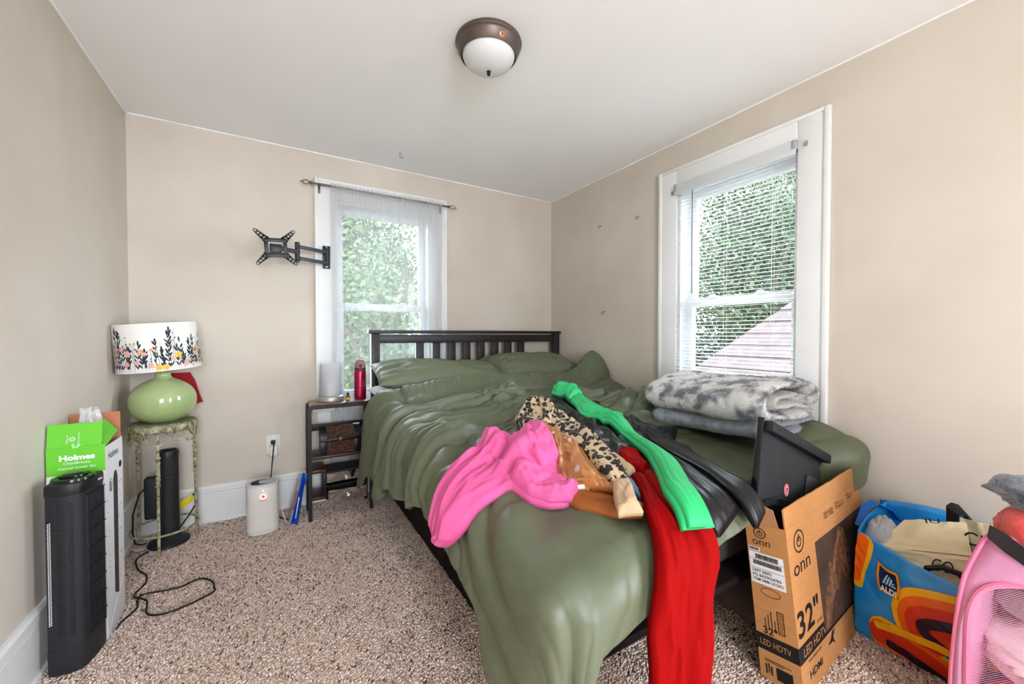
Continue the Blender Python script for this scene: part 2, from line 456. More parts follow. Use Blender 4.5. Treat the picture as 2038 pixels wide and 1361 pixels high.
# ------------------------------------------------------------------ curtain rod and sheer on the back window
rod_y, rod_z = 2.752, 2.014
t = thing('curtain_rod', 'thin bronze curtain rod with open cage finials above the back window', 'curtain rod', (.65, rod_y, rod_z-.03))
part('pole', MB().tube([(.205, rod_y, rod_z), (1.095, rod_y, rod_z)], .0065, 12), M['bronze'], t)
for sx, x0 in ((-1, .205), (1, 1.095)):
    f = MB()
    f.lathe([(.0, -.008), (.009, -.006), (.0105, 0), (.009, .006), (0, .008)], 12)
    f.v = [(x0+sx*.006+p[2], rod_y+p[0], rod_z+p[1]) for p in f.v]
    for k in range(4):
        a = k*math.pi/2+.4; pts = []
        for i in range(9):
            u = i/8; rr = .017*math.sin(math.pi*u)
            pts.append((x0+sx*(.012+.048*u), rod_y+rr*math.cos(a+u*1.3), rod_z+rr*math.sin(a+u*1.3)))
        f.tube(pts, .0016, 6)
    f.tube([(x0+sx*.058, rod_y, rod_z), (x0+sx*.068, rod_y, rod_z)], [.0035, .0028], 8)
    part('finial', f, M['bronze'], t)
    bx = .245 if sx < 0 else 1.052
    b = MB().box((bx-.007, YB-.0275, rod_z-.045), (bx+.007, YB-.021, rod_z+.012), .002)
    b.tube([(bx, YB-.024, rod_z-.014), (bx, rod_y+.004, rod_z-.014), (bx, rod_y-.004, rod_z-.009), (bx, rod_y-.009, rod_z)], .0035, 8)
    part('bracket', b, M['bronze'], t)
sh = bpy.data.materials.new('sheer_voile'); sh.use_nodes = True
nt = sh.node_tree; nt.nodes.remove(nt.nodes['Principled BSDF']); out = nt.nodes['Material Output']
tr_ = nt.nodes.new('ShaderNodeBsdfTransparent'); tl = nt.nodes.new('ShaderNodeBsdfTranslucent'); df = nt.nodes.new('ShaderNodeBsdfDiffuse')
tl.inputs[0].default_value = (.16, .16, .17, 1); df.inputs[0].default_value = (.88, .88, .90, 1)
m1 = nt.nodes.new('ShaderNodeMixShader'); m1.inputs[0].default_value = .5
m2 = nt.nodes.new('ShaderNodeMixShader'); m2.inputs[0].default_value = .42
nt.links.new(tl.outputs[0], m1.inputs[1]); nt.links.new(df.outputs[0], m1.inputs[2])
nt.links.new(tr_.outputs[0], m2.inputs[1]); nt.links.new(m1.outputs[0], m2.inputs[2]); nt.links.new(m2.outputs[0], out.inputs[0])
t = thing('sheer_curtain', 'white sheer voile curtain gathered on the back window rod', 'curtain', (.67, 2.755, .16))
nu, nv = 220, 46
U = np.linspace(0, 1, nu); V_ = np.linspace(0, 1, nv); uu, vv = np.meshgrid(U, V_, indexing='ij')
xx = .305+.745*uu + .012*np.sin(vv*5+uu*9)*vv
amp = .006+.012*vv
fold = np.sin(uu*70+2.5*np.sin(uu*11))*(.35+.65*vnoise(uu*9, vv*1.5, 3))+.8*np.sin(uu*23+1.2)
fold = fold+1.6*sst(.84, .9, uu)*np.sin(uu*150)*.5
yy = 2.757+amp*fold*.55
gath = np.exp(-vv*26)
yy = yy+gath*(.004*np.sin(uu*230)-.011+.002)
zz = 2.021-vv*1.86+.003*np.sin(uu*230)*gath
P = np.stack([xx, np.minimum(yy, 2.785), zz], -1)
part('drape', MB().grid(P), sh, t, 180)
hd = np.stack([xx[:, :4], np.minimum(yy, 2.785)[:, :4]-.012, 2.026-np.linspace(0, .035, 4)[None, :]+.003*np.sin(uu[:, :4]*190)], -1)
part('rod_pocket', MB().grid(hd), sh, t, 180)

# ------------------------------------------------------------------ swing arm television bracket on the casing
t = thing('tv_wall_mount', 'black swing-arm television mount screwed to the back window casing', 'tv mount', (.28, 2.79, 1.50))
M['mount'] = mat('mount_steel', (30,32,36), .4, metal=.2); M['mount_arm'] = mat('mount_arm_steel', (62,68,80), .4, metal=.3)
part('wall_plate', MB().box((.262, 2.782, 1.497), (.306, 2.798, 1.640), .002), M['mount'], t)
for z in (1.508, 1.629):
    b = MB(); b.m = Matrix.Translation((.284, 2.781, z)) @ Matrix.Rotation(R_(90), 4, 'X'); b.lathe([(.0075, 0), (.0075, .003), (.005, .005), (.0001, .005)], 10)
    part('bolt', b, M['chrome'], t)
EL = Vector((.115, 2.665, 1.562)); WPv = Vector((.284, 2.765, 1.568))
def bar(a, b, w, h):
    m = MB(); a = Vector(a); b = Vector(b); d = b-a
    ang = math.atan2(d.y, d.x); m.m = Matrix.Translation(a) @ Matrix.Rotation(ang, 4, 'Z')
    L = math.hypot(d.x, d.y); m.box((-.012, -w/2, -h/2), (L+.012, w/2, h/2), .004)
    return m
for dz in (.034, -.034):
    part('arm', bar(EL+Vector((0, 0, dz)), WPv+Vector((0, 0, dz)), .018, .02), M['mount_arm'], t)
part('wall_hinge', MB().lathe([(.011, 1.51), (.011, 1.626)], 14, (.284, 2.766, 0)), M['mount'], t)
part('elbow_hinge', MB().lathe([(.013, 1.505), (.013, 1.619), (.008, 1.622)], 14, (.115, 2.665, 0)), M['mount'], t)
part('arm', bar(EL, Vector((.01, 2.585, 1.558)), .02, .024), M['mount_arm'], t)
cen = Vector((.006, 2.555, 1.557))
part('tilt_head', MB().box((cen.x-.03, 2.555, cen.z-.025), (cen.x+.03, 2.595, cen.z+.02), .004), M['mount'], t)
ring = MB(); Rm = Matrix.Translation(cen) @ Matrix.Rotation(R_(-4), 4, 'Y'); ring.m = Rm
for lo, hi in (((-.055, -.006, .028), (.055, 0, .05)), ((-.055, -.006, -.055), (.055, 0, -.030)), ((-.055, -.006, -.034), (-.035, 0, .032)), ((.035, -.006, -.034), (.055, 0, .032))):
    ring.box(lo, hi, .002)
part('vesa_plate', ring, M['mount'], t)
for sx in (-1, 1):
    for sz in (-1, 1):
        a = MB(); A = Matrix.Rotation(math.atan2(.075*sz, .075*sx)*-1, 4, 'Y')
        a.m = Rm @ Matrix.Translation((sx*.042, -.003, sz*.040)) @ A
        # tapering finger built of rails and cross bars so the slots stay open
        for s in (-1, 1):
            a.prism([(-.005, s*.019), (.070, s*.0095), (.070, s*.0042), (-.005, s*.0055)], -.002, .002, (0, 2, 1))
        for x0, x1, w in ((-.008, .010, .018), (.017, .029, .012), (.037, .045, .011), (.054, .062, .0085)):
            a.box((x0, -.002, -w), (x1, .002, w))
        a.prism([(.070+.0085*math.cos(k), .0085*math.sin(k)) for k in np.linspace(-1.57, 1.57, 9)]+[(.066, .0085), (.0685, .0045)]+[(.070+.0045*math.cos(k), .0045*math.sin(k)) for k in np.linspace(1.57, -1.57, 7)]+[(.0685, -.0045), (.066, -.0085)], -.002, .002, (0, 2, 1))
        part('bracket_finger', a, M['mount'], t)

# ------------------------------------------------------------------ ceiling light
lx, ly = .737, 1.415
t = thing('ceiling_light', 'flush ceiling light with bronze rim and frosted glass bowl', 'ceiling light', (lx, ly, 2.10))
part('rim', MB().lathe([(.118, 2.2318), (.130, 2.229), (.131, 2.222), (.126, 2.217), (.127, 2.212), (.125, 2.206), (.113, 2.180), (.108, 2.176), (.105, 2.180), (.104, 2.21), (.0001, 2.21)], 64, (lx, ly, 0)), M['bronze'], t)
M['frost'] = mat('frosted_glass', (238,238,238), .35, trans=.25, bump=.2, bscale=40)
bowl = [(.104*math.cos(a), 2.186-.064*math.sin(a)) for a in np.linspace(0, math.pi/2-.02, 14)]+[(.0001, 2.122)]
part('bowl', MB().lathe([(.100, 2.194)]+bowl, 64, (lx, ly, 0)), M['frost'], t, 180)
part('finial', MB().lathe([(.004, 2.124), (.009, 2.119), (.006, 2.116), (.0075, 2.111), (.006, 2.105), (.0001, 2.103)], 16, (lx, ly, 0)), mat('dark_finial', (60,54,44), .35, metal=.8), t)
M['copper'] = mat('copper_thumb_screw', (186,122,84), .35, metal=.8)
for k, a in enumerate((R_(28), R_(148), R_(268))):
    s = MB(); s.m = Matrix.Translation((lx+.112*math.cos(a), ly+.112*math.sin(a), 2.193)) @ Matrix.Rotation(a, 4, 'Z') @ Matrix.Rotation(R_(115), 4, 'Y')
    s.lathe([(.012, 0), (.012, .006), (.009, .008), (.0055, .008), (.0055, .003), (.0001, .003)], 16)
    part('thumb_screw', s, M['copper'], t)

# ------------------------------------------------------------------ small cup hooks
def cup_hook(p, n, label):
    p = Vector(p); n = Vector(n); dn = Vector((0, 0, -1)) if abs(n.z) < .5 else Vector((1, 0, 0))
    t = thing('cup_hook', label, 'hook', p, 'small wire hooks')
    pts = [p+n*.001, p+n*.012]+[p+n*.02+n*(.009*math.sin(a))*-1*0+dn*(.009-.009*math.cos(a))+n*(.009*math.sin(a)) for a in np.linspace(0, 4.2, 10)]
    part('wire', MB().tube(pts, .0024, 6), M['chrome'], t)
    f = MB(); q = n.to_track_quat('Z', 'Y').to_matrix().to_4x4(); f.m = Matrix.Translation(p) @ q; f.lathe([(.005, 0), (.005, .0015), (.002, .003)], 12)
    part('flange', f, M['chrome'], t)
cup_hook((XR, 2.20, 1.881), (-1, 0, 0), 'small wire hook high on the right wall nearest the corner')
cup_hook((XR, 1.848, 1.859), (-1, 0, 0), 'small wire hook high on the right wall nearest the window')
cup_hook((XR, 2.154, 1.245), (-1, 0, 0), 'small wire hook on the right wall just above the headboard')
cup_hook((.693, 2.555, ZC), (0, 0, -1), 'small wire hook screwed into the ceiling above the sheer curtain')

# ------------------------------------------------------------------ bed
t = thing('bed', 'queen bed with espresso slatted headboard and low dark base', 'bed', (1.31, 1.7, 0))
HB0, HB1 = 2.685, 2.735
for x in (.536, 2.018): part('post', MB().box((x, HB0, 0), (x+.055, HB1, 1.083), .004), M['wood_dark'], t)
part('cap_rail', MB().box((.518, HB0-.014, 1.083), (2.079, HB1+.006, 1.105), .003), M['wood_dark'], t)
part('top_rail', MB().box((.591, HB0+.008, 1.018), (2.018, HB1-.008, 1.0745), .003), M['wood_dark'], t)
part('bottom_rail', MB().box((.591, HB0+.008, .58), (2.018, HB1-.008, .735), .003), M['wood_dark'], t)
sl = part('slat', MB().box((.836, HB0+.014, .735), (.893, HB1-.014, 1.018), .002), M['wood_dark'], t)
for i in range(1, 8): clone(sl, t, (i*.1195, 0, 0))
part('side_board', MB().box((.650, 1.01, 0), (.672, 2.66, .235), .002), M['rail'], t)
part('foot_board', MB().box((.650, .978, 0), (2.05, 1.0, .235), .002), M['rail'], t)
part('platform', MB().box((.585, .74, .236), (2.06, 2.67, .262), .004), M['rail'], t)
M['mattress'] = mat('shade_dark_ticking', (62,58,56), .85, bump=.1, bscale=80)  # mattress colour darkened to stand in for the shade under the duvet
single('mattress', MB().box((.60, .79, .264), (2.06, 2.66, .505), .05, 4), M['mattress'], 'mattress edge under the green duvet, coloured dark as shadow', 'mattress')

# ------------------------------------------------------------------ duvet
def puff(ph, p=.75): return np.abs(np.sin(np.pi*ph))**p            # rounded crests, pinched valleys
def duvet_masks(x, y):
    side = sst(1.30, .78, x)*sst(.86, 1.2, y)
    mid = sst(1.0, 1.45, y)*(1-side)*sst(2.1, 1.95, x)
    head = sst(1.96, 2.08, y)
    foot = sst(1.25, .85, y)
    return side, mid, head, foot
def duvet_disp(x, y):
    th = np.arctan2(y-1.95, x-1.60); rho = np.hypot(x-1.60, y-1.95)
    wob = fbm(x*2.4, y*2.4, 21, 2); wob2 = fbm(x*5.5, y*5.5, 23, 2)
    side, mid, head, foot = duvet_masks(x, y)
    mA, mB, mC = vnoise(x*3.2, y*3.2, 61), vnoise(x*4.5, y*4.5, 62), vnoise(x*3+5, y*4, 63)
    d = side*(.055*puff(th*5.2+.9*wob)*(.3+.7*mA)+.042*puff(th*11+1.3*wob+.5*wob2)*(.05+.95*mB)+.016*puff(th*24+2.0*wob+wob2)*mC)
    v = y+.30*x
    q = y-.55*x
    d = d+mid*(.040*puff(v*4.6+1.1*wob)*(.3+.7*mA)+.036*puff(v*10+1.5*wob+.8*wob2)*(.05+.95*mB)+.034*puff(q*8+1.4*wob)*sst(.45, .75, mC)+.014*puff(v*22+2.2*wob2+wob)*mC)
    d = d*(1-.45*sst(.60, .46, x))
    bare = 1-sst(.66, .82, x)*sst(1.98, 1.80, y)*sst(1.78, 1.58, x)-sst(.70, .60, x)*sst(1.5, 1.35, y)      # folds are flattened under the heaped clothes
    d = d*(1+.75*np.clip(bare, 0, 1))*(1-.8*head)
    d = d+foot*(.016*fbm(x*3, y*3, 51)+.024*puff((x-y*.55)*5.5+.6*wob, 1.6)*sst(1.35, .6, x)*(.4+.6*mA)+.005*puff(x*16+wob*2-y*5)*mB)
    hang = sst(.62, .40, x)*sst(.9, 1.2, y)
    d = d+hang*.018*np.sin(y*14+2.0*wob+x*3)+.045*sst(1.8, 2.25, y)*sst(.66, .5, x)
    return d
def garment_base(x, y):
    side, mid, head, foot = duvet_masks(x, y)
    return .042*side+.050*mid+.016*foot
def nrm_of(P):
    a = np.gradient(P, axis=0); b = np.gradient(P, axis=1)
    n = np.cross(a, b); n /= (np.linalg.norm(n, axis=-1, keepdims=True)+1e-12)
    return n
def on_bed(x, y, h=0.0, garment=False):
    """points on the duvet (with its folds) raised by h along the surface normal"""
    e = 2e-3
    P = bed_base(x, y); Px = bed_base(x+e, y)-bed_base(x-e, y); Py = bed_base(x, y+e)-bed_base(x, y-e)
    n = np.cross(Px, Py); n /= (np.linalg.norm(n, axis=-1, keepdims=True)+1e-12)
    return P+n*np.asarray((np.maximum(garment_base(x, y), duvet_disp(x, y)*.98+.002) if garment else duvet_disp(x, y))+h)[..., None]
def duvet():
    ya = np.linspace(2.42, BY0, 200); nf = 46; xa = np.linspace(2.062, BX0, 190); nl = 56
    Ll = lambda y: interp(y, [.7, .9, 1.1, 1.3, 1.55, 1.8, 2.0, 2.2, 2.42], [.43, .36, .24, .20, .23, .32, .41, .49, .54])+.018*np.sin(y*17)+.012*np.sin(y*31)
    Lf = lambda x: interp(x, [.36, .42, .47, .52, .57, .70, .92, 1.15, 1.5, 1.8, 1.92, 2.0, 2.062], [.44, .42, .34, .24, .20, .19, .14, .11, .13, .18, .24, .21, .07])
    tf = np.linspace(0, 1, nf+1)[1:]; tl = np.linspace(0, 1, nl+1)[1:]
    nx = len(xa)+nl; ny = len(ya)+nf
    X = np.zeros((ny, nx)); Y = np.zeros((ny, nx))
    yrow = np.concatenate([ya, np.full(nf, BY0)]); xcol = np.concatenate([xa, np.full(nl, BX0)])
    fr = np.concatenate([np.zeros(len(ya)), tf]); lc = np.concatenate([np.zeros(len(xa)), tl])
    X[:] = xcol[None, :]-lc[None, :]*Ll(yrow)[:, None]
    Y[:] = yrow[:, None]-fr[:, None]*Lf(X)
    P = on_bed(X, Y)
    n = nrm_of(P); n = np.where((n[..., 2:3] < -.2), n, n) 
    s = -1 if n[20, 20, 2] < 0 else 1
    n = n*s
    # puffy rounded hem: the filling thins towards the border
    ed = np.minimum(np.minimum(1-lc[None, :], 1), np.minimum(1-fr[:, None], 1))
    thick = .006+.020*np.sqrt(np.clip(ed*6, 0, 1))
    Q = P-n*thick[..., None]
    P[..., 0] = np.minimum(P[..., 0], XR-.006); Q[..., 0] = np.minimum(Q[..., 0], XR-.008)
    m = MB().shell(P, Q)
    return m
M['duvet'] = mat('olive_cotton', (86,92,69), .44, vscale=3, bump=.5, bscale=11, dist=.010, spec=.5, rgb2=(93,100,77))
dv = thing('duvet', 'rumpled olive green duvet spread over the bed', 'duvet', (1.3, 1.5, .2))
part('cover', duvet(), M['duvet'], dv, 180)

def pillow(c, w, h, th, rot, seed, wr=.012):
    n = 44; m2 = 34
    u, v = np.meshgrid(np.linspace(-1, 1, n), np.linspace(-1, 1, m2), indexing='ij')
    sx = u*(1-.07*(1-v*v)*0-.05*np.abs(v)**0*(1-v**2)*.6); sy = v*(1-.10*(1-u**2))
    prof = np.sqrt(np.clip(1-np.abs(u)**3.2, 0, 1))*np.sqrt(np.clip(1-np.abs(v)**2.6, 0, 1))
    wk = wr*(ridge(u*3.5+v*2+fbm(u*2, v*2, seed), v*3-u, seed)**2-.4)*(.4+.9*np.abs(u)**2)+.006*ridge(u*11+seed, v*5+u*3, seed+4)**2*np.abs(u)
    top = np.stack([sx*w/2, sy*h/2, prof*th*.55+wk*prof], -1)
    bot = np.stack([sx*w/2, sy*h/2, -prof*th*.45-wk*prof*.5], -1)
    m = MB(); m.m = Matrix.Translation(c) @ Euler(tuple(R_(a) for a in rot)).to_matrix().to_4x4()
    m.shell(top, bot-np.array([0, 0, .004])); return m
def turned_edge():
    """the thick edge folded back in front of the pillows, its right end pushed up against the wall"""
    nu, nv = 150, 40
    u, v = np.meshgrid(np.linspace(0, 1, nu), np.linspace(0, 1, nv), indexing='ij')
    x = .56+1.50*u; yc = 2.17+.03*np.sin(u*5)+.05*sst(.75, 1, u); wdt = .115-.02*u+.02*np.sin(u*7+1)
    ang = np.pi*(1.02*v)
    rise = .050+.016*fbm(u*5, u*0, 91)+.060*np.exp(-((u-.95)/.07)**2)
    fold = .012*puff(u*17+v*1.6+fbm(u*6, v*2, 92))*np.sin(np.pi*v)*vnoise(u*8, v*2, 93)+.006*puff(u*41-v*2.5+fbm(u*9, v*3, 94))*np.sin(np.pi*v)
    yy = yc-np.cos(ang)*wdt*-1*-1
    zb = bed_top(x, yy)+.004-.05*sst(.04, 0, u)
    top = np.stack([x, yy, zb+np.sin(np.clip(ang, 0, np.pi))**.8*(rise+fold)], -1)
    top[..., 0] = np.minimum(top[..., 0], XR-.008)
    return MB().shell(top, np.stack([top[..., 0], yy, zb-.012], -1))
part('turned_back_edge', turned_edge(), M['duvet'], dv, 180)
M['sham'] = mat('olive_pillow_cotton', (102,108,84), .52, bump=.4, bscale=12, dist=.008, rgb2=(102,108,84), vscale=3)
M['sheet'] = mat('white_sheet', (226,226,228), .8, bump=.1, bscale=30)
single('pillow', pillow((.87, 2.38, .725), .78, .34, .10, (6, 0, 2), 3, .006), M['sheet'], 'white pillow under the left green pillow', 'pillow', 'bed pillows', 60)
single('pillow', pillow((.935, 2.435, .815), .87, .36, .155, (15, 3, -2), 7, .03), M['sham'], 'olive green pillow on the side by the water bottle', 'pillow', 'bed pillows', 60)
single('pillow', pillow((1.66, 2.455, .835), .74, .38, .16, (17, 1, 3), 12, .03), M['sham'], 'olive green pillow near the right wall corner', 'pillow', 'bed pillows', 60)
gx, gy = np.meshgrid(np.linspace(1.38, 1.92, 40), np.linspace(2.24, 2.36, 12), indexing='ij')
P = np.stack([gx, gy, .775+.012*ridge(gx*9, gy*14, 71)+.02*(gy-2.24)/.12], -1)
single('fitted_sheet', MB().shell(P, P-np.array([0, 0, .012])), M['sheet'], 'strip of white sheet showing below the right green pillow', 'sheet', angle=180)

# ------------------------------------------------------------------ clothes heaped at the foot of the bed
def resample(c, n):
    c = np.array(c, float); d = np.r_[0, np.cumsum(np.hypot(*np.diff(c, axis=0).T))]
    s = np.linspace(0, d[-1], n)
    # smooth Catmull-like: interpolate then average
    p = np.stack([np.interp(s, d, c[:, k]) for k in (0, 1)], -1)
    for _ in range(max(2, n//14)):
        p[1:-1] = (p[:-2]+2*p[1:-1]+p[2:])/4
    return p
def cloth(A, B, h0, th, amp, k, seed, nu=70, nv=34, along=1.6, flat=.35):
    a = resample(A, nu); b = resample(B, nu)
    v = np.linspace(0, 1, nv)[None, :]; u = np.linspace(0, 1, nu)[:, None]
    x = a[:, 0:1]*(1-v)+b[:, 0:1]*v; y = a[:, 1:2]*(1-v)+b[:, 1:2]*v
    prof = np.clip(np.sin(np.pi*v), 0, 1)**flat*np.clip(np.minimum(u, 1-u)*14, 0, 1)**.5
    f = ridge(v*k+.8*fbm(u*3, v*2, seed), u*along+seed, seed)**1.6+.5*ridge(v*k*2.3+fbm(u*4, v*3, seed+2), u*along*2.1, seed+1)**2
    h = h0+.002+prof*(th+amp*f)+.003*fbm(u*6, v*6+u*0, seed+5)*prof
    z = 0*u+0*v
    return MB().shell(on_bed(x, y, h, True), on_bed(x, y, h0+z-.012, True))
G_ = 'clothes heaped at the foot of the bed'
M['leather'] = mat('black_faux_leather', (12,12,16), .34, bump=.12, bscale=14, spec=.4)
M['black_satin'] = mat('black_satin', (12,12,15), .3, spec=.4, bump=.1, bscale=12)
M['pink'] = mat('pink_knit', (212,84,140), .75, bump=.12, bscale=18, rgb2=(220,98,156), vscale=4)
M['satin'] = mat('copper_satin', (160,98,48), .3, bump=.15, bscale=22, rgb2=(182,122,70), vscale=9)
M['lining'] = mat('rust_lining', (150,82,34), .6, bump=.1)
M['green_cloth'] = mat('kelly_green_knit', (36,168,96), .6, bump=.05, bscale=30, rgb2=(48,184,110), vscale=4)
M['red_cloth'] = mat('bright_red_knit', (142,1,2), .75, spec=.08, bump=.05, bscale=30)
M['beige_rib'] = mat('beige_rib_knit', (188,158,124), .8, bump=.3, bscale=40, stretch=(6,6,1))
lm = bpy.data.materials.new('leopard_knit'); lm.use_nodes = True
nt = lm.node_tree; b = nt.nodes['Principled BSDF']; b.inputs['Roughness'].default_value = .8
tc = nt.nodes.new('ShaderNodeTexCoord'); vo = nt.nodes.new('ShaderNodeTexVoronoi'); vo.inputs['Scale'].default_value = 38
nz = nt.nodes.new('ShaderNodeTexNoise'); nz.inputs['Scale'].default_value = 70
ad = nt.nodes.new('ShaderNodeMath'); ad.operation = 'MULTIPLY_ADD'; ad.inputs[1].default_value = .55
rp = nt.nodes.new('ShaderNodeValToRGB'); rp.color_ramp.interpolation = 'CONSTANT'
e = rp.color_ramp.elements; e[0].position = 0; e[0].color = (*lin((150,112,74)), 1); e[1].position = .36; e[1].color = (*lin((26,22,22)), 1)
q = e.new(.80); q.color = (*lin((198,172,138)), 1)
nt.links.new(tc.outputs['Object'], vo.inputs['Vector']); nt.links.new(tc.outputs['Object'], nz.inputs['Vector'])
nt.links.new(nz.outputs['Fac'], ad.inputs[0]); nt.links.new(vo.outputs['Distance'], ad.inputs[2])
nt.links.new(ad.outputs[0], rp.inputs[0]); nt.links.new(rp.outputs[0], b.inputs['Base Color'])
M['leopard'] = lm

# red leggings, hanging over the foot edge
t = thing('red_leggings', 'long bright red leggings hanging over the foot of the bed', 'leggings', (.8, .56, .1), G_)
RA = [(.978,.896),(.888,.77),(.80,.674),(.735,.59),(.70,.5),(.685,.38),(.675,.25),(.67,.14)]
RM = [(1.01,.89),(.92,.76),(.86,.665),(.83,.60),(.80,.49),(.775,.36),(.77,.25),(.765,.15)]
RB = [(1.056,.884),(.98,.76),(.965,.67),(.96,.608),(.912,.494),(.885,.36),(.873,.25),(.866,.14)]
part('leg', cloth(RM, RB, .006, .012, .018, 1.7, 61, 90, 36), M['red_cloth'], t, 180)
part('leg', cloth(RA, [(p[0]+.012, p[1]) for p in RM], .010, .012, .018, 1.6, 62, 90, 36), M['red_cloth'], t, 180)
# black leggings
t = thing('black_leggings', 'black faux leather leggings draped towards the black television', 'leggings', (1.15, .7, .55), G_)
L1A = [(1.494,1.712),(1.32,1.352),(1.278,1.148),(1.146,.908),(1.02,.728),(.966,.63),(.984,.60)]
L1B = [(1.53,1.676),(1.452,1.394),(1.38,1.166),(1.284,.938),(1.182,.776),(1.122,.656),(1.122,.632)]
L2A = [(1.374,1.208),(1.302,.98),(1.218,.80),(1.13,.668),(1.122,.61),(1.135,.59)]
L2B = [(1.42,1.196),(1.41,1.016),(1.392,.878),(1.284,.746),(1.21,.644),(1.196,.61)]
part('leg', cloth(L1A, L1B, .008, .010, .010, 2.4, 66), M['leather'], t, 180)
part('leg', cloth(L2A, L2B, .020, .010, .006, 1.6, 67), M['leather'], t, 180)
part('waistband', cloth([(1.332,1.226),(1.374,1.112),(1.482,1.076)], [(1.44,1.346),(1.506,1.22),(1.584,1.16)], .012, .014, .012, 3, 68, 40, 24), M['leather'], t, 180)
# black satin blouse
t = thing('black_blouse', 'crumpled black satin blouse lying under the green trousers', 'blouse', (1.15, 1.3, .62), G_)
part('body', cloth([(1.146,1.682),(1.056,1.46),(1.044,1.34),(1.05,1.178),(1.038,1.04),(1.06,1.0)], [(1.32,1.76),(1.38,1.658),(1.30,1.43),(1.25,1.286),(1.206,1.154),(1.182,1.034)], .010, .014, .020, 3.2, 71, 80, 40), M['black_satin'], t, 180)
part('cuff', cloth([(1.02,1.05),(1.06,1.01),(1.10,.995)], [(1.16,1.075),(1.18,1.05),(1.19,1.02)], .016, .012, .014, 5, 72, 20, 40), M['black_satin'], t, 180)
# red top sleeve
single('red_knit_shirt', cloth([(1.07,1.05),(1.01,.944),(1.005,.862)], [(1.135,1.06),(1.14,.998),(1.06,.884)], .014, .024, .010, 2.5, 75, 40, 24), M['red_cloth'], 'bunched red knit shirt beside the green trousers', 'shirt', G_, 180)
single('blue_shirt', cloth([(.93,.885),(.905,.824),(.893,.775)], [(.975,.885),(.958,.842),(.94,.80)], .004, .006, .003, 2, 78, 24, 12), mat('sky_blue_cotton', (120,170,206), .75), 'light blue cloth corner peeking out beside the red leggings', 'shirt', G_, 180)
# green trousers
t = thing('green_trousers', 'folded kelly green trousers lying across the black clothes', 'trousers', (1.15, 1.2, .64), G_)
GA = [(1.332,1.808),(1.356,1.706),(1.266,1.508),(1.19,1.394),(1.215,1.28),(1.196,1.118),(1.11,.95),(1.002,.818),(.894,.704),(.83,.632)]
GB = [(1.398,1.874),(1.50,1.826),(1.434,1.628),(1.345,1.394),(1.302,1.208),(1.205,.986),(1.134,.842),(1.032,.728),(.96,.662),(.93,.62)]
part('leg', cloth(GA, GB, .050, .012, .006, 1.6, 81, 100, 26), M['green_cloth'], t, 180)
GM = [((a[0]*.35+b[0]*.65), (a[1]*.35+b[1]*.65)) for a, b in zip(GA, GB)]
part('leg', cloth([((a[0]*.9+b[0]*.1), (a[1]*.9+b[1]*.1)) for a, b in zip(GA[2:], GB[2:])], GM[2:], .062, .008, .006, 1.4, 82, 90, 20), M['green_cloth'], t, 180)
part('waistband', cloth([(1.345,1.80),(1.36,1.72),(1.31,1.62)], [(1.41,1.868),(1.50,1.815),(1.47,1.71)], .062, .012, .010, 2.5, 83, 26, 22), M['green_cloth'], t, 180)
# pink sweater
t = thing('pink_sweater', 'hot pink sweater sliding off the left edge of the bed', 'sweater', (.65, 1.1, .55), G_)
PA = [(.378,1.124),(.395,1.175),(.456,1.18),(.528,1.22),(.654,1.346),(.75,1.382),(.816,1.364),(.882,1.346),(.894,1.286)]
PB = [(.384,1.10),(.402,1.078),(.462,1.022),(.54,1.012),(.606,1.02),(.624,.938),(.66,.89),(.70,.868),(.745,.88)]
part('body', cloth(PA, PB, .006, .020, .030, 3.0, 91, 80, 56, 2.2), M['pink'], t, 180)
part('sleeve', cloth([(.61,1.03),(.625,.95),(.66,.895),(.715,.862)], [(.68,1.06),(.72,1.0),(.76,.95),(.79,.90)], .020, .022, .020, 2.2, 93, 44, 26), M['pink'], t, 180)
part('sleeve', cloth([(.73,1.23),(.72,1.15),(.71,1.07),(.72,1.0)], [(.88,1.29),(.87,1.2),(.84,1.12),(.80,1.02)], .030, .024, .022, 2.4, 95, 44, 30), M['pink'], t, 180)
# copper satin shorts
t = thing('satin_shorts', 'copper satin shorts with gathered hem beside the pink sweater', 'shorts', (.82, 1.0, .58), G_)
part('lining', cloth([(.726,.926),(.708,.89),(.714,.836),(.738,.788),(.762,.746),(.816,.704)], [(.76,.92),(.80,.90),(.82,.846),(.83,.79),(.845,.77),(.86,.734)], .004, .008, .006, 2, 101, 44, 20), M['lining'], t, 180)
part('body', cloth([(.884,1.335),(.878,1.226),(.805,1.094),(.757,1.004),(.722,.93)], [(.955,1.22),(.945,1.076),(.90,.96),(.862,.88),(.83,.82)], .018, .020, .020, 3.6, 102, 70, 44), M['satin'], t, 180)
part('hem', cloth([(.722,.935),(.735,.918),(.75,.905)], [(.825,.825),(.835,.806),(.84,.79)], .028, .012, .012, 9, 103, 10, 60), M['satin'], t, 180)
part('care_tag', cloth([(.742,.905),(.75,.89)], [(.77,.885),(.778,.872)], .030, .002, 0, 1, 104, 8, 8), M['paper'], t, 180)
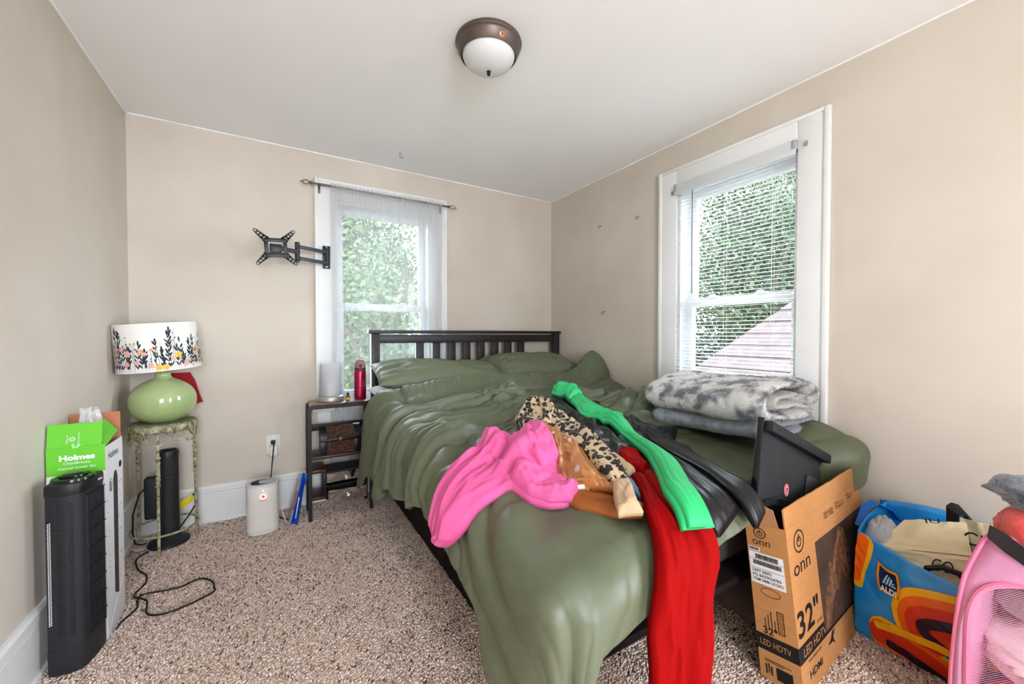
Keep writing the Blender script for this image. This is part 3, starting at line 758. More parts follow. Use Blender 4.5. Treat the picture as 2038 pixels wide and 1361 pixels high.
# leopard sweater
t = thing('leopard_sweater', 'leopard print knit sweater with beige ribbed cuffs', 'sweater', (.95, 1.1, .6), G_)
part('sleeve', cloth([(.906,1.496),(.87,1.364),(.888,1.304),(.936,1.262),(.912,1.07),(.852,.89),(.828,.818)], [(1.032,1.616),(1.128,1.64),(1.158,1.562),(1.08,1.322),(1.044,1.118),(.96,.92),(.882,.806)], .034, .024, .022, 2.8, 111, 90, 36), M['leopard'], t, 180)
part('collar', cloth([(.93,1.50),(.97,1.42),(1.0,1.33)], [(1.04,1.60),(1.10,1.52),(1.08,1.40)], .058, .020, .026, 3, 112, 40, 28), M['leopard'], t, 180)
part('cuff', cloth([(.828,.822),(.774,.758),(.735,.705)], [(.884,.812),(.83,.74),(.788,.682)], .036, .016, .006, 2.5, 113, 26, 18), M['beige_rib'], t, 180)
part('cuff', cloth([(.984,1.01),(.948,.878)], [(1.044,1.035),(.99,.884)], .026, .012, .004, 2, 114, 20, 14), M['beige_rib'], t, 180)
part('hem', cloth([(1.362,1.075),(1.404,.992)], [(1.41,1.10),(1.446,1.01)], .008, .012, .006, 2, 115, 20, 14), M['leopard'], t, 180)

# ------------------------------------------------------------------ folded blankets
def plush(name, dark, light, sc, spots):
    m = bpy.data.materials.new(name); m.use_nodes = True
    nt = m.node_tree; b = nt.nodes['Principled BSDF']; b.inputs['Roughness'].default_value = .95
    b.inputs['Sheen Weight'].default_value = .5; b.inputs['Specular IOR Level'].default_value = .1
    tc = nt.nodes.new('ShaderNodeTexCoord'); n1 = nt.nodes.new('ShaderNodeTexNoise'); n1.inputs['Scale'].default_value = sc; n1.inputs['Detail'].default_value = 3
    rp = nt.nodes.new('ShaderNodeValToRGB'); e = rp.color_ramp.elements
    e[0].position = spots[0]; e[0].color = (*lin(dark), 1); e[1].position = spots[1]; e[1].color = (*lin(light), 1)
    n2 = nt.nodes.new('ShaderNodeTexNoise'); n2.inputs['Scale'].default_value = 190; n2.inputs['Detail'].default_value = 3
    bp = nt.nodes.new('ShaderNodeBump'); bp.inputs['Strength'].default_value = .7; bp.inputs['Distance'].default_value = .006
    for nn in (n1, n2): nt.links.new(tc.outputs['Object'], nn.inputs['Vector'])
    nt.links.new(n1.outputs['Fac'], rp.inputs[0]); nt.links.new(rp.outputs[0], b.inputs['Base Color'])
    nt.links.new(n2.outputs['Fac'], bp.inputs['Height']); nt.links.new(bp.outputs[0], b.inputs['Normal'])
    return m
M['plush'] = plush('patterned_plush', (92,92,100), (206,202,198), 15, (.38, .54))
M['plush_back'] = plush('pale_plush', (168,162,156), (196,192,186), 9, (.3, .7))
M['sherpa'] = plush('grey_sherpa', (116,120,130), (160,164,172), 30, (.3, .7))
def fold_sheet(center, thick, y0, y1, seed, amp, ny=46):
    """a thick sheet whose cross section in x-z is a folded centre line, running along y"""
    c = resample(center, 110); tn = np.gradient(c, axis=0); tn /= np.linalg.norm(tn, axis=1, keepdims=True)
    nn = np.stack([-tn[:, 1], tn[:, 0]], -1)
    ys = np.linspace(y0, y1, ny); s = np.linspace(0, 1, len(c))
    def layer(side):
        G = np.zeros((len(c), ny, 3))
        for j, y in enumerate(ys):
            w = amp*fbm(s*9, 0*s+y*6, seed)+amp*.5*fbm(s*25, 0*s+y*20, seed+1)
            o = side*thick/2*(1+0*w)+w*side*.6
            endr = .35+.65*min(1, min(j, ny-1-j)/3)
            G[:, j, 0] = c[:, 0]+nn[:, 0]*o*endr+.012*np.sin(y*9+seed)
            G[:, j, 1] = y+.012*fbm(s*5, 0*s+j*.02, seed+3)
            G[:, j, 2] = c[:, 1]+nn[:, 1]*o*endr+.008*np.sin(y*7+s*5)+amp*fbm(s*3, 0*s+y*3, seed+4)
        return G
    return MB().shell(layer(1), layer(-1))
def fuzz(mb, n, ln, seed):
    """short fibres standing on a mesh, as thin blades"""
    V = np.array(mb.v); F = [f for f in mb.f if len(f) == 4]
    q = np.array(F); A, B, C_, D = V[q[:, 0]], V[q[:, 1]], V[q[:, 2]], V[q[:, 3]]
    nr = np.cross(C_-A, D-B); ar = np.linalg.norm(nr, axis=1); r2 = np.random.RandomState(seed)
    k = r2.choice(len(q), n, p=ar/ar.sum()); u = r2.rand(n, 1); v = r2.rand(n, 1)
    p = (A[k]*(1-u)+B[k]*u)*(1-v)+(D[k]*(1-u)+C_[k]*u)*v
    nn = nr[k]/(ar[k][:, None]+1e-12); d = nn+r2.normal(0, .55, (n, 3)); d /= np.linalg.norm(d, axis=1, keepdims=True)
    s = np.cross(d, r2.normal(0, 1, (n, 3))); s /= np.linalg.norm(s, axis=1, keepdims=True)
    l = ln*r2.uniform(.5, 1.1, (n, 1)); w = .0011
    T = np.stack([p-s*w, p+s*w, p+d*l], 1).reshape(-1, 3)
    o = MB(); o.v = [tuple(x) for x in T]; o.f = [(3*i, 3*i+1, 3*i+2) for i in range(n)]; return o
def fuzz_part(mb, n, ln, mt, t, seed):
    o = link('fleece_pile', mesh_of('fleece_pile', fuzz(mb, n, ln, seed), origin_of(t), 180, False), mt, t); o['kind'] = 'stuff'; return o
z0 = .665
t = thing('sherpa_blanket', 'grey sherpa blanket folded flat under the patterned plush blanket', 'blanket', (1.85, 1.07, z0-.02), 'folded blankets at the foot of the bed')
c = [(2.04, z0+.01), (1.85, z0-.005), (1.66, z0-.002), (1.625, z0+.018), (1.655, z0+.042), (1.80, z0+.040), (2.04, z0+.048)]
m = fold_sheet(c, .034, .815, 1.33, 5, .010)
part('fold', m, M['sherpa'], t, 180); fuzz_part(m, 16000, .008, M['sherpa'], t, 1)
t = thing('plush_blanket', 'thick grey and white patterned plush blanket folded by the right window', 'blanket', (1.85, 1.07, z0+.05), 'folded blankets at the foot of the bed')
z1 = z0+.075
c = [(1.98, z1+.012), (1.86, z1-.004), (1.72, z1+.0), (1.61, z1+.012), (1.575, z1+.055), (1.61, z1+.098), (1.72, z1+.122), (1.86, z1+.130), (1.98, z1+.112), (2.035, z1+.075), (2.0, z1+.045), (1.93, z1+.052), (1.90, z1+.085)]
m = fold_sheet(c, .036, .79, 1.36, 9, .014)
part('outer_fold', m, M['plush'], t, 180); fuzz_part(m, 26000, .009, M['plush'], t, 2)
c = [(1.95, z1+.036), (1.84, z1+.040), (1.74, z1+.036), (1.665, z1+.044), (1.648, z1+.062), (1.68, z1+.082), (1.78, z1+.088), (1.86, z1+.094)]
m = fold_sheet(c, .026, .80, 1.34, 13, .008)
part('inner_fold', m, M['plush_back'], t, 180); fuzz_part(m, 9000, .007, M['plush_back'], t, 3)

# ------------------------------------------------------------------ lettering
def lettering(s, Mx, width, mt, parent, height=None, name='lettering', bold=0.0):
    """flat printed text: Mx maps (x right, y up, z out) to the world; scaled to the given width (and height)"""
    cu = bpy.data.curves.new('print', 'FONT'); cu.body = s; cu.size = 1; cu.offset = bold; cu.resolution_u = 3
    o = bpy.data.objects.new('print', cu); COL.objects.link(o)
    me = bpy.data.meshes.new_from_object(o.evaluated_get(bpy.context.evaluated_depsgraph_get()))
    bpy.data.objects.remove(o); bpy.data.curves.remove(cu)
    me.name = name
    V = np.array([v.co[:] for v in me.vertices])
    lo, hi = V[:, :2].min(0), V[:, :2].max(0); sx = width/(hi[0]-lo[0]); sy = sx if height is None else height/(hi[1]-lo[1])
    org = Vector(origin_of(parent))
    for v in me.vertices:
        v.co = Mx @ Vector(((v.co.x-lo[0])*sx, (v.co.y-lo[1])*sy, 0)) - org
    return link(name, me, mt, parent)
def frame(o, x, y):
    """matrix from an origin and two in-plane directions"""
    x = Vector(x).normalized(); y = Vector(y).normalized(); z = x.cross(y).normalized()
    return Matrix(((x.x, y.x, z.x, o[0]), (x.y, y.y, z.y, o[1]), (x.z, y.z, z.z, o[2]), (0, 0, 0, 1)))
def flat(polys, Mx, th=.0004):
    m = MB(); m.m = Mx
    for p in polys: m.prism(p, -.0002, th)
    return m
def rect(x0, y0, x1, y1): return [(x0, y0), (x1, y0), (x1, y1), (x0, y1)]
def disc(cx, cy, r, n=24, r2=None): return [(cx+r*math.cos(2*math.pi*k/n), cy+(r2 or r)*math.sin(2*math.pi*k/n)) for k in range(n)]
def ringp(cx, cy, r, w, n=28, r2=None):
    r2 = r2 or r; out = []
    for k in range(n):
        a, b = 2*math.pi*k/n, 2*math.pi*(k+1)/n
        out.append([(cx+r*math.cos(a), cy+r2*math.sin(a)), (cx+r*math.cos(b), cy+r2*math.sin(b)), (cx+(r-w)*math.cos(b), cy+(r2-w)*math.sin(b)), (cx+(r-w)*math.cos(a), cy+(r2-w)*math.sin(a))])
    return out

# ------------------------------------------------------------------ nightstand and what stands on it
NX0, NX1, NY0, NY1 = .152, .508, 2.52, 2.705
M['walnut'] = mat('dark_walnut', (64,44,38), .35, var=.2, vscale=8, stretch=(1,10,1))
M['walnut_top'] = mat('walnut_top', (148,102,76), .28, var=.15, vscale=6, stretch=(8,1,1))
M['ns_black'] = mat('black_iron', (36,32,34), .45)
M['mirror'] = mat('mirror_glass', (225,225,228), .04, metal=1)
t = thing('nightstand', 'narrow dark walnut nightstand with open shelves beside the headboard', 'nightstand', (.33, 2.61, 0))
for (y0, y1) in ((NY0, NY0+.012), (NY1-.012, NY1)):
    m = MB(); w = .02; r = .028; pts = []
    path = [(NX0, 0)]+[(NX0+r-r*math.cos(a), .67-r+r*math.sin(a)) for a in np.linspace(0, math.pi/2, 7)]+[(NX1-r+r*math.sin(a), .67-r+r*math.cos(a)) for a in np.linspace(0, math.pi/2, 7)]+[(NX1, 0)]
    ri = r-w*.6
    inner = [(NX0+w, 0)]+[(NX0+w+.014-.014*math.cos(a), .645-.014+.014*math.sin(a)) for a in np.linspace(0, math.pi/2, 7)]+[(NX1-w-.014+.014*math.sin(a), .645-.014+.014*math.cos(a)) for a in np.linspace(0, math.pi/2, 7)]+[(NX1-w, 0)]
    n = len(path); vs = []
    for y in (y0, y1):
        vs += [(p[0], y, p[1]) for p in path]+[(p[0], y, p[1]) for p in inner]
    fs = []
    for i in range(n-1):
        fs += [(i, i+1, n+i+1, n+i), (2*n+i, 3*n+i, 3*n+i+1, 2*n+i+1), (i, 2*n+i, 2*n+i+1, i+1), (n+i, n+i+1, 3*n+i+1, 3*n+i)]
    fs += [(0, n, 3*n, 2*n), (n-1, 3*n-1, 4*n-1, 2*n-1)]
    m.add(vs, fs); part('leg_frame', m, M['ns_black'], t)
part('tabletop', MB().box((NX0+.012, NY0+.006, .650), (NX1-.012, NY1-.006, .673), .004), M['walnut_top'], t)
part('back_rail', MB().box((NX0+.02, NY1-.012, .485), (NX1-.02, NY1, .525), .002), M['ns_black'], t)
part('shelf', MB().box((NX0+.012, NY0+.002, .352), (NX1-.012, NY1-.012, .370), .002), M['walnut'], t)
part('cross_bar', MB().tube([(NX0+.02, NY1-.02, .268), (NX1-.02, NY1-.02, .268)], .004, 8), M['ns_black'], t)
part('cubby_shelf', MB().box((NX0+.012, NY0+.004, .272), (.245, NY1-.012, .292), .002), M['walnut'], t)
part('cubby_shelf', MB().box((NX0+.012, NY0+.004, .118), (.245, NY1-.012, .134), .002), M['walnut'], t)
part('cubby_side', MB().box((.233, NY0+.004, .134), (.245, NY1-.012, .272), .001), M['ns_black'], t)
part('drawer_case', MB().box((.2455, NY0+.01, .108), (.46, NY1-.012, .114)).box((.2455, NY1-.018, .114), (.46, NY1-.012, .27)).box((.2455, NY0+.01, .186), (.46, NY1-.018, .190)).box((.2455, NY0+.01, .264), (.46, NY1-.018, .27)), M['ns_black'], t)
M['crystal'] = mat('crystal', (235,238,240), .05, trans=.7, ior=1.5)
def drawer(z0, z1, out):
    y = NY0+.008-out
    d = part('drawer', MB().box((.249, y, z0+.004), (.457, y+.004, z1)), M['mirror'], t)
    b = MB().box((.252, y+.0045, z0+.006), (.454, y+.15, z0+.010)).box((.252, y+.0045, z0+.010), (.256, y+.15, z1-.02)).box((.450, y+.0045, z0+.010), (.454, y+.15, z1-.02)).box((.256, y+.146, z0+.010), (.450, y+.15, z1-.02))
    part('drawer_tray', b, M['ns_black'], d)
    k = MB(); k.m = Matrix.Translation((.353, y, (z0+z1)/2+.004)) @ Matrix.Rotation(R_(90), 4, 'X')
    k.lathe([(.004, 0), (.004, .006), (.0105, .011), (.011, .016), (.007, .021), (.0001, .022)], 8)
    part('knob', k, M['crystal'], d, 20)
    return d
drawer(.192, .262, .0); drawer(.112, .184, .075)
for i, (x, y, r, lb_) in enumerate(((.29, 2.47, .008, 'leftmost'), (.345, 2.468, .010, 'middle'), (.41, 2.475, .008, 'rightmost'))):
    m = MB(); m.m = Matrix.Translation((x, y, .128)) @ Matrix.Rotation(i*1.1, 4, 'Z')
    m.tube([(r*1.6*math.cos(a), r*math.sin(a), .002*math.sin(3*a)) for a in np.linspace(0, 2*math.pi, 14)[:-1]], .0016, 6, closed=True)
    single('bracelet', m, M['chrome'], lb_+' silver bracelet lying in the open mirrored drawer', 'jewellery', 'jewellery in the open drawer')
# frosted lantern
t = thing('candle_lantern', 'frosted glass cylinder lantern on a pewter base', 'lantern', (.285, 2.625, .673))
part('base', MB().lathe([(.066, .673), (.072, .677), (.074, .690), (.069, .703), (.060, .708), (.055, .700), (.0001, .700)], 40, (.285, 2.625, 0)), mat('pewter', (176,170,164), .42, metal=.55), t)
gm = mat('seeded_frosted_glass', (250,250,252), .4, trans=.75, ior=1.15, bump=.35, bscale=55)
part('glass_shade', MB().lathe([(.056, .7005), (.058, .708), (.059, .898), (.061, .902), (.0585, .903), (.0555, .897), (.0545, .705)], 48, (.285, 2.625, 0)), gm, t, 60)
part('candle', MB().lathe([(.030, .696), (.031, .78), (.026, .786), (.004, .783), (.002, .795), (.0001, .795)], 24, (.285, 2.625, 0)), mat('wax', (232,228,218), .6), t)
# amber dropper bottle
t = thing('amber_bottle', 'tiny amber glass bottle with black cap in front of the lantern', 'bottle', (.374, 2.575, .673))
part('body', MB().lathe([(.0105, .673), (.0118, .675), (.0118, .700), (.0075, .706), (.0065, .712), (.0001, .712)], 20, (.374, 2.575, 0)), mat('amber_glass', (116,62,14), .12, trans=.3, coat=.5), t)
part('label_band', MB().lathe([(.0121, .679), (.0121, .694)], 20, (.374, 2.575, 0)), mat('yellow_label', (206,162,48), .6), t)
part('cap', MB().lathe([(.0078, .7095), (.0078, .722), (.0068, .724), (.0001, .724)], 20, (.374, 2.575, 0)), M['black'], t)
# water bottle
bx, by = .452, 2.615
t = thing('water_bottle', 'tall crimson metal water bottle with mauve flip lid', 'water bottle', (bx, by, .673))
part('body', MB().lathe([(.032, .673), (.035, .678), (.0355, .70), (.0355, .835), (.034, .85), (.030, .857), (.0001, .857)], 40, (bx, by, 0)), mat('crimson_metal', (160,14,62), .28, metal=.55, coat=.3), t)
part('collar', MB().lathe([(.0335, .8575), (.0335, .867), (.031, .868), (.0001, .868)], 36, (bx, by, 0)), mat('grey_collar', (60,54,60), .4), t)
lid = mat('mauve_plastic', (148,104,112), .35)
part('lid', MB().lathe([(.032, .8685), (.0315, .885), (.027, .905), (.020, .913), (.0001, .914)], 36, (bx, by, 0)), lid, t)
part('carry_loop', MB().tube([(bx+.022*math.cos(a)-.0, by-.012, .902+.016*math.sin(a)) for a in np.linspace(-.2, math.pi+.2, 14)], .004, 8), lid, t)
part('lid_button', MB().box((bx-.009, by-.038, .872), (bx+.005, by-.028, .892), .003), M['black'], t)
single('metal_stick', MB().tube([(.355, 2.531, .676), (.40, 2.533, .676), (.452, 2.53, .676)], .002, 6).tube([(.452, 2.53, .676), (.447, 2.56, .676), (.44, 2.58, .677)], .002, 6), M['chrome'], 'thin silver wire stick lying at the front edge of the nightstand', 'stick')
# wicker chest
t = thing('wicker_chest', 'small dark wicker treasure chest with leather straps on the nightstand shelf', 'chest', (.325, 2.6, .370))
cx0, cx1, cy0, cy1 = .218, .438, 2.532, 2.655
wick = mat('dark_wicker', (112,76,58), .45, rgb2=(52,36,30), vscale=60)
part('body', MB().box((cx0+.004, cy0+.004, .370), (cx1-.004, cy1-.004, .455), .002), mat('wicker_core', (34,24,22), .7), t)
ym = (cy0+cy1)/2; rr = (cy1-cy0)/2-.002
part('lid', MB().prism([(ym+rr*math.cos(a), .456+.068*math.sin(a)) for a in np.linspace(0, math.pi, 17)], cx0+.002, cx1-.002, (1, 2, 0)), mat('wicker_lid_core', (36,26,24), .7), t)
w1 = MB(); ns = 26
for r in range(9):                       # woven bands over the front
    z = .377+r*.0092; pts = []
    for i in range(ns*4+1):
        x = cx0+.006+(cx1-cx0-.012)*i/(ns*4)
        pts.append((x, cy0+.002-.0022*math.sin(i/4*math.pi+(r % 2)*math.pi), z))
    w1.tube(pts, .0042, 5)
part('front_weave', w1, wick, t, 60)
w2 = MB()
for r in range(9):
    a = math.pi*(.54+.44*r/8); pts = []
    for i in range(ns*4+1):
        x = cx0+.006+(cx1-cx0-.012)*i/(ns*4); o = rr+.0008+.002*math.sin(i/4*math.pi+(r % 2)*math.pi)
        pts.append((x, ym+o*math.cos(a), .456+(.068+.001+.002*math.sin(i/4*math.pi+(r % 2)*math.pi))*math.sin(a)))
    w2.tube(pts, .0044, 5)
part('lid_weave', w2, wick, t, 60)
lea = mat('black_leather', (22,20,20), .35, bump=.2, bscale=60)
for x0, x1 in ((cx0-.002, cx0+.034), (cx1-.034, cx1+.002)):
    part('strap', MB().box((x0, cy0-.007, .370), (x1, cy0-.004, .452), .001), lea, t)
    P = [[(x, ym+(rr+.0065)*math.cos(a), .456+.0755*math.sin(a)) for a in np.linspace(math.pi*.5, math.pi, 10)] for x in (x0, x1)]
    Q = [[(x, ym+(rr+.0040)*math.cos(a), .456+.0725*math.sin(a)) for a in np.linspace(math.pi*.5, math.pi, 10)] for x in (x0, x1)]
    part('lid_strap', MB().shell(np.array(P), np.array(Q)), lea, t)
part('rim_band', MB().box((cx0-.003, cy0-.0085, .449), (cx1+.003, cy0-.005, .462), .001), lea, t)
part('latch', MB().box((.318, cy0-.012, .440), (.338, cy0-.009, .470), .002), mat('old_brass', (90,74,50), .4, metal=.9), t)

# ------------------------------------------------------------------ table lamp on the wrought iron stand
LX, LY, LZ = -.488, 2.605, .642
t = thing('table_lamp', 'squat celadon green ceramic lamp with floral drum shade', 'lamp', (LX, LY, LZ))
M['celadon'] = mat('celadon_glaze', (168,184,128), .10, coat=.6, rgb2=(152,172,112), vscale=4)
body = [(.0001, .0), (.062, .0), (.068, .003), (.096, .018), (.124, .050), (.134, .092), (.132, .130), (.114, .168), (.080, .196), (.046, .211), (.034, .218), (.030, .232), (.033, .241), (.030, .246), (.0001, .246)]
prof = []
for i in range(len(body)-1):
    for k in range(4):
        u = k/4; prof.append((body[i][0]*(1-u)+body[i+1][0]*u, body[i][1]*(1-u)+body[i+1][1]*u))
prof = [(max(r, .0001), z) for r, z in prof]+[body[-1]]
pr = np.array(prof)
for _ in range(4): pr[1:-1] = (pr[:-2]+2*pr[1:-1]+pr[2:])/4
part('base', MB().lathe([tuple(p) for p in pr], 64, (LX, LY, LZ)), M['celadon'], t, 180)
SH = Matrix.Translation((LX-.006, LY, LZ+.262)) @ Matrix.Rotation(R_(-4.5), 4, 'Y') @ Matrix.Rotation(R_(1.5), 4, 'X')
shade_m = bpy.data.materials.new('linen_shade'); shade_m = mat('linen_shade', (236,232,226), .85, bump=.15, bscale=160, dist=.001)
SR, SHT = .163, .228
m = MB(); m.m = SH
ro, ri = SR, SR-.002
m.lathe([(ro, 0), (ro-.004, SHT), (ri-.004, SHT), (ri, 0), (ro, 0)], 96)
m.f = [f for f in m.f if len(f) == 4]
part('shade', m, shade_m, t, 60)
m = MB(); m.m = SH
m.tube([(0, 0, -.02), (0, 0, .06), (0, 0, .20)], .006, 10)
for k in range(3):
    a = k*2.094; m.tube([(0, 0, .19), ((SR-.008)*math.cos(a), (SR-.008)*math.sin(a), .205)], .0018, 6)
part('harp', m, M['chrome'], t)
def shade_pt(a, h, o=.0006):
    r = SR-.004*h/SHT+o
    p = SH @ Vector((r*math.cos(a), r*math.sin(a), h)); return (p.x, p.y, p.z)
def petal(mb, a, h, ln, w, ang, o=.0006, n=7):
    """leaf or petal painted on the shade: pointed ellipse from (a,h) along ang"""
    P = []
    for i in range(n):
        u = i/(n-1); hw = w*math.sin(math.pi*(.06+.90*u))**.8*(.75+.35*u)
        cx_, cy_ = math.cos(ang)*ln*u, math.sin(ang)*ln*u
        P.append([shade_pt(a+(cx_-math.sin(ang)*s*hw)/SR, h+cy_+math.cos(ang)*s*hw, o) for s in (-1, 1)])
    mb.grid(np.array(P))
def blob(mb, a, h, r, o=.0012, n=12, wob=.25):
    ph = random.random()*6
    c = [shade_pt(a, h, o)]; vs = c+[shade_pt(a+r*(1+wob*math.sin(5*k*2*math.pi/n+ph))*math.cos(2*math.pi*k/n)/SR, h+r*(1+wob*math.sin(5*k*2*math.pi/n+ph))*math.sin(2*math.pi*k/n), o) for k in range(n)]
    mb.add(vs, [(0, 1+k, 1+(k+1) % n) for k in range(n)])
leaves, fl = MB(), {k: MB() for k in ('pink', 'coral', 'yellow', 'plum', 'lilac')}
random.seed(5)
A0 = math.atan2(-LY, -LX)
for i in range(104):
    a = A0+(i/104)*2*math.pi+random.uniform(-.03, .03); H = random.choice([.05, .065, .08, .095, .11, .13, .15, .19, .13])*random.uniform(.85, 1.1); H = min(H, .205)
    lean_ = random.uniform(-.08, .08); petal(leaves, a, .002, H, .0009, math.pi/2+lean_)
    kind = random.random()
    if kind < .55:
        n = int(H/.028)+1
        for k in range(n):
            h = .02+(H-.02)*k/n
            for s in (-1, 1):
                if random.random() < .8: petal(leaves, a-lean_*h/SR, h, random.uniform(.018, .030), random.uniform(.0028, .0044), math.pi/2+s*random.uniform(.2, .6))
        petal(leaves, a-lean_*H/SR, H-.012, .028, .0042, math.pi/2)
    elif kind < .8:
        for k in range(3):
            h = H*(.6+.2*k); s = random.choice((-1, 1)); petal(leaves, a, h-.012, .016, .0007, math.pi/2+s*.7)
            blob(fl['plum'], a+s*.010/SR, h+.002, random.uniform(.0026, .004), .001, 9, .1)
    else:
        blob(fl[random.choice(['yellow', 'pink', 'coral'])], a, H, random.uniform(.006, .010))
for i in range(46):
    a = A0+i/46*2*math.pi+random.uniform(-.05, .05); c = random.choice(['pink', 'coral', 'yellow', 'lilac', 'pink', 'yellow'])
    h = random.uniform(.015, .115); r = random.uniform(.009, .0145); blob(fl[c], a, h, r, .0014)
    blob(fl['yellow' if c != 'yellow' else 'coral'], a, h, r*.35, .0018, 8, .1)
def two_sided(mb, nm, mt):
    o = part(nm, mb, mt, t, 180); o['kind'] = 'stuff'; return o
two_sided(leaves, 'leaf_print', mat('leaf_paint', (40,52,56), .8))
for k, c in (('pink', (232,168,178)), ('coral', (238,160,132)), ('yellow', (232,190,62)), ('plum', (140,92,112)), ('lilac', (214,178,208))):
    two_sided(fl[k], 'blossom_print', mat(k+'_blossom_paint', c, .8))

# wrought iron stand
t = thing('plant_stand', 'round antique cream wrought iron plant stand with scrolls', 'plant stand', (LX, LY, 0))
M['iron'] = mat('chipped_cream_iron', (190,186,150), .6, rgb2=(96,84,58), vscale=55, detail=6, bump=.2, bscale=80)
part('top', MB().lathe([(.0001, .634), (.128, .634), (.131, .637), (.128, .6405), (.0001, .6405)], 56, (LX, LY, 0)), mat('punched_top', (172,168,132), .6, rgb2=(60,52,40), vscale=70, bump=.3, bscale=90), t)
ap = MB().lathe([(.128, .605), (.133, .607), (.133, .634), (.128, .636), (.126, .62)], 56, (LX, LY, 0)); ap.f = [f for f in ap.f if len(f) == 4]
part('apron_band', ap, M['iron'], t)
LA = [math.atan2(-LY, -LX)-.18+k*2*math.pi/3 for k in range(3)]
def sp(a, r, z): return (LX+r*math.cos(a), LY+r*math.sin(a), z)
for a in LA:
    lg = part('leg', MB().tube([sp(a, .128, .60), sp(a, .130, .45), sp(a, .132, .2), sp(a, .136, .0)], .0062, 8), M['iron'], t)
    tw = MB()
    for s in range(3):
        tw.tube([(sp(a, .1305, .0)[0]+.0062*math.cos(k*.9+s*2.09), sp(a, .1305, .0)[1]+.0062*math.sin(k*.9+s*2.09), .36+k*.0085) for k in range(15)], .0032, 6)
    part('twist', tw, M['iron'], lg)
    for z in (.352, .486): part('collar', MB().lathe([(.006, z-.006), (.011, z-.003), (.011, z+.003), (.006, z+.006)], 14, (sp(a, .1305, 0)[0], sp(a, .1305, 0)[1], 0)), M['iron'], lg)
    for s in (-1, 1):                     # the branch under the rim and its curl
        pts = [sp(a, .128, .545)]+[sp(a+s*.42*math.sin(u), .129, .545+.062*(1-math.cos(u))) for u in np.linspace(.15, math.pi/2, 8)]
        part('scroll', MB().tube(pts, .0042, 7), M['iron'], lg)
        c = a+s*.62; pts = []
        for k in range(26):
            u = k/25; th = .6+u*8.2; rr = .034*(1-.82*u)
            pts.append(sp(c+s*rr*math.cos(th)/.129*.9, .129, .574+rr*.8*math.sin(th)))
        part('scroll', MB().tube(pts, .0036, 7), M['iron'], lg)
    c = a+math.pi/3; orn = MB()
    for s in (-1, 1):                     # heart ornament between the legs
        orn.tube([sp(c+s*(.010+.022*math.sin(u*1.35))/.13*1.0, .131, .598+.03*math.cos(u*1.2)-.02*u/2) for u in np.linspace(0, 2.4, 12)], .0034, 6)
    part('heart_ornament', orn, M['iron'], t)
part('foot_ring', MB().tube([sp(k*2*math.pi/48, .131, .108) for k in range(48)], .0052, 8, closed=True), M['iron'], t)
# red card leaning on the wall behind the lamp
m = MB(); m.m = Matrix.Translation((0, 2.782, 0))
m.prism([(-.50, .66), (-.352, .70), (-.365, .739), (-.386, .822), (-.407, .867), (-.50, .867)], 0, .006, (0, 2, 1))
single('felt_pennant', m, mat('dark_red_felt', (152,14,26), .7), 'dark red felt pennant on the wall behind the green lamp', 'pennant')

# ------------------------------------------------------------------ slim tower heater under the stand
hx, hy = -.478, 2.625
t = thing('tower_heater', 'slim black tower heater standing under the iron plant stand', 'heater', (hx, hy, 0))
part('foot', MB().lathe([(.082, .012), (.085, .016), (.083, .026), (.060, .036), (.046, .05), (.0001, .05)], 40, (hx, hy, 0)), M['black_matte'], t)
m = MB(); P = []
for z, s in ((.05, 1.0), (.08, .96), (.2, .93), (.35, .92), (.452, .92)):
    P.append([(hx+.046*s*math.cos(a), hy+.040*s*math.sin(a)-.0*z, z) for a in np.linspace(0, 2*math.pi, 33)[:-1]])
m.grid(np.array(P), cv=True)
part('body', m, M['black_matte'], t, 60)
part('top_cap', MB().lathe([(.0435, .4525), (.044, .478), (.040, .488), (.034, .489), (.033, .486), (.0001, .486)], 36, (hx, hy, 0)), M['black'], t)
for k in range(3):
    a = -2.2+k*.8; part('control_knob', MB().lathe([(.009, .4865), (.009, .492), (.006, .494), (.0001, .494)], 14, (hx+.018*math.cos(a), hy+.016*math.sin(a), 0)), M['black_gloss'], t)
g = MB()
for k in range(26):
    z = .095+k*.0133
    g.tube([(hx+.0435*math.cos(a), hy+.0378*math.sin(a), z) for a in np.linspace(-1.75, -.55, 8)], .0016, 5)
part('grille', g, M['black'], t)
part('rear_housing', MB().box((hx-.092, hy-.02, .15), (hx-.03, hy+.03, .36), .012, 3), M['black_matte'], t)
part('power_cord', MB().tube([(hx-.07, hy+.0, .33), (hx-.105, hy-.03, .29), (hx-.125, hy-.045, .20), (hx-.128, hy-.04, .11), (hx-.122, hy-.03, .05), (hx-.10, hy-.02, .035), (hx-.09, hy, .03)], .0038, 7), M['cord_black'], t)
part('power_cord', MB().tube([(hx+.035, hy+.04, .06), (hx+.07, hy+.05, .11), (hx+.098, hy+.06, .16), (hx+.098, hy+.07, .205), (hx+.086, hy+.08, .216)], .0038, 7), M['cord_black'], t)
m = MB(); m.m = Matrix.Translation((hx+.058, hy+.09, .178)) @ Matrix.Rotation(R_(-36), 4, 'Y')
m.box((-.042, -.0015, -.017), (.042, .0015, .017), .0012)
part('warning_tag', m, mat('yellow_tag', (226,206,44), .5), t, label='glossy yellow cord tag')
m = MB(); m.m = Matrix.Translation((-.578, 2.60, .016)) @ Matrix.Rotation(R_(38), 4, 'Z') @ Matrix.Rotation(R_(12), 4, 'Y'); m.box((-.030, -.018, 0), (.030, .018, .0012))
part('care_label', m, M['paper'], t, label='white paper tag on the carpet')
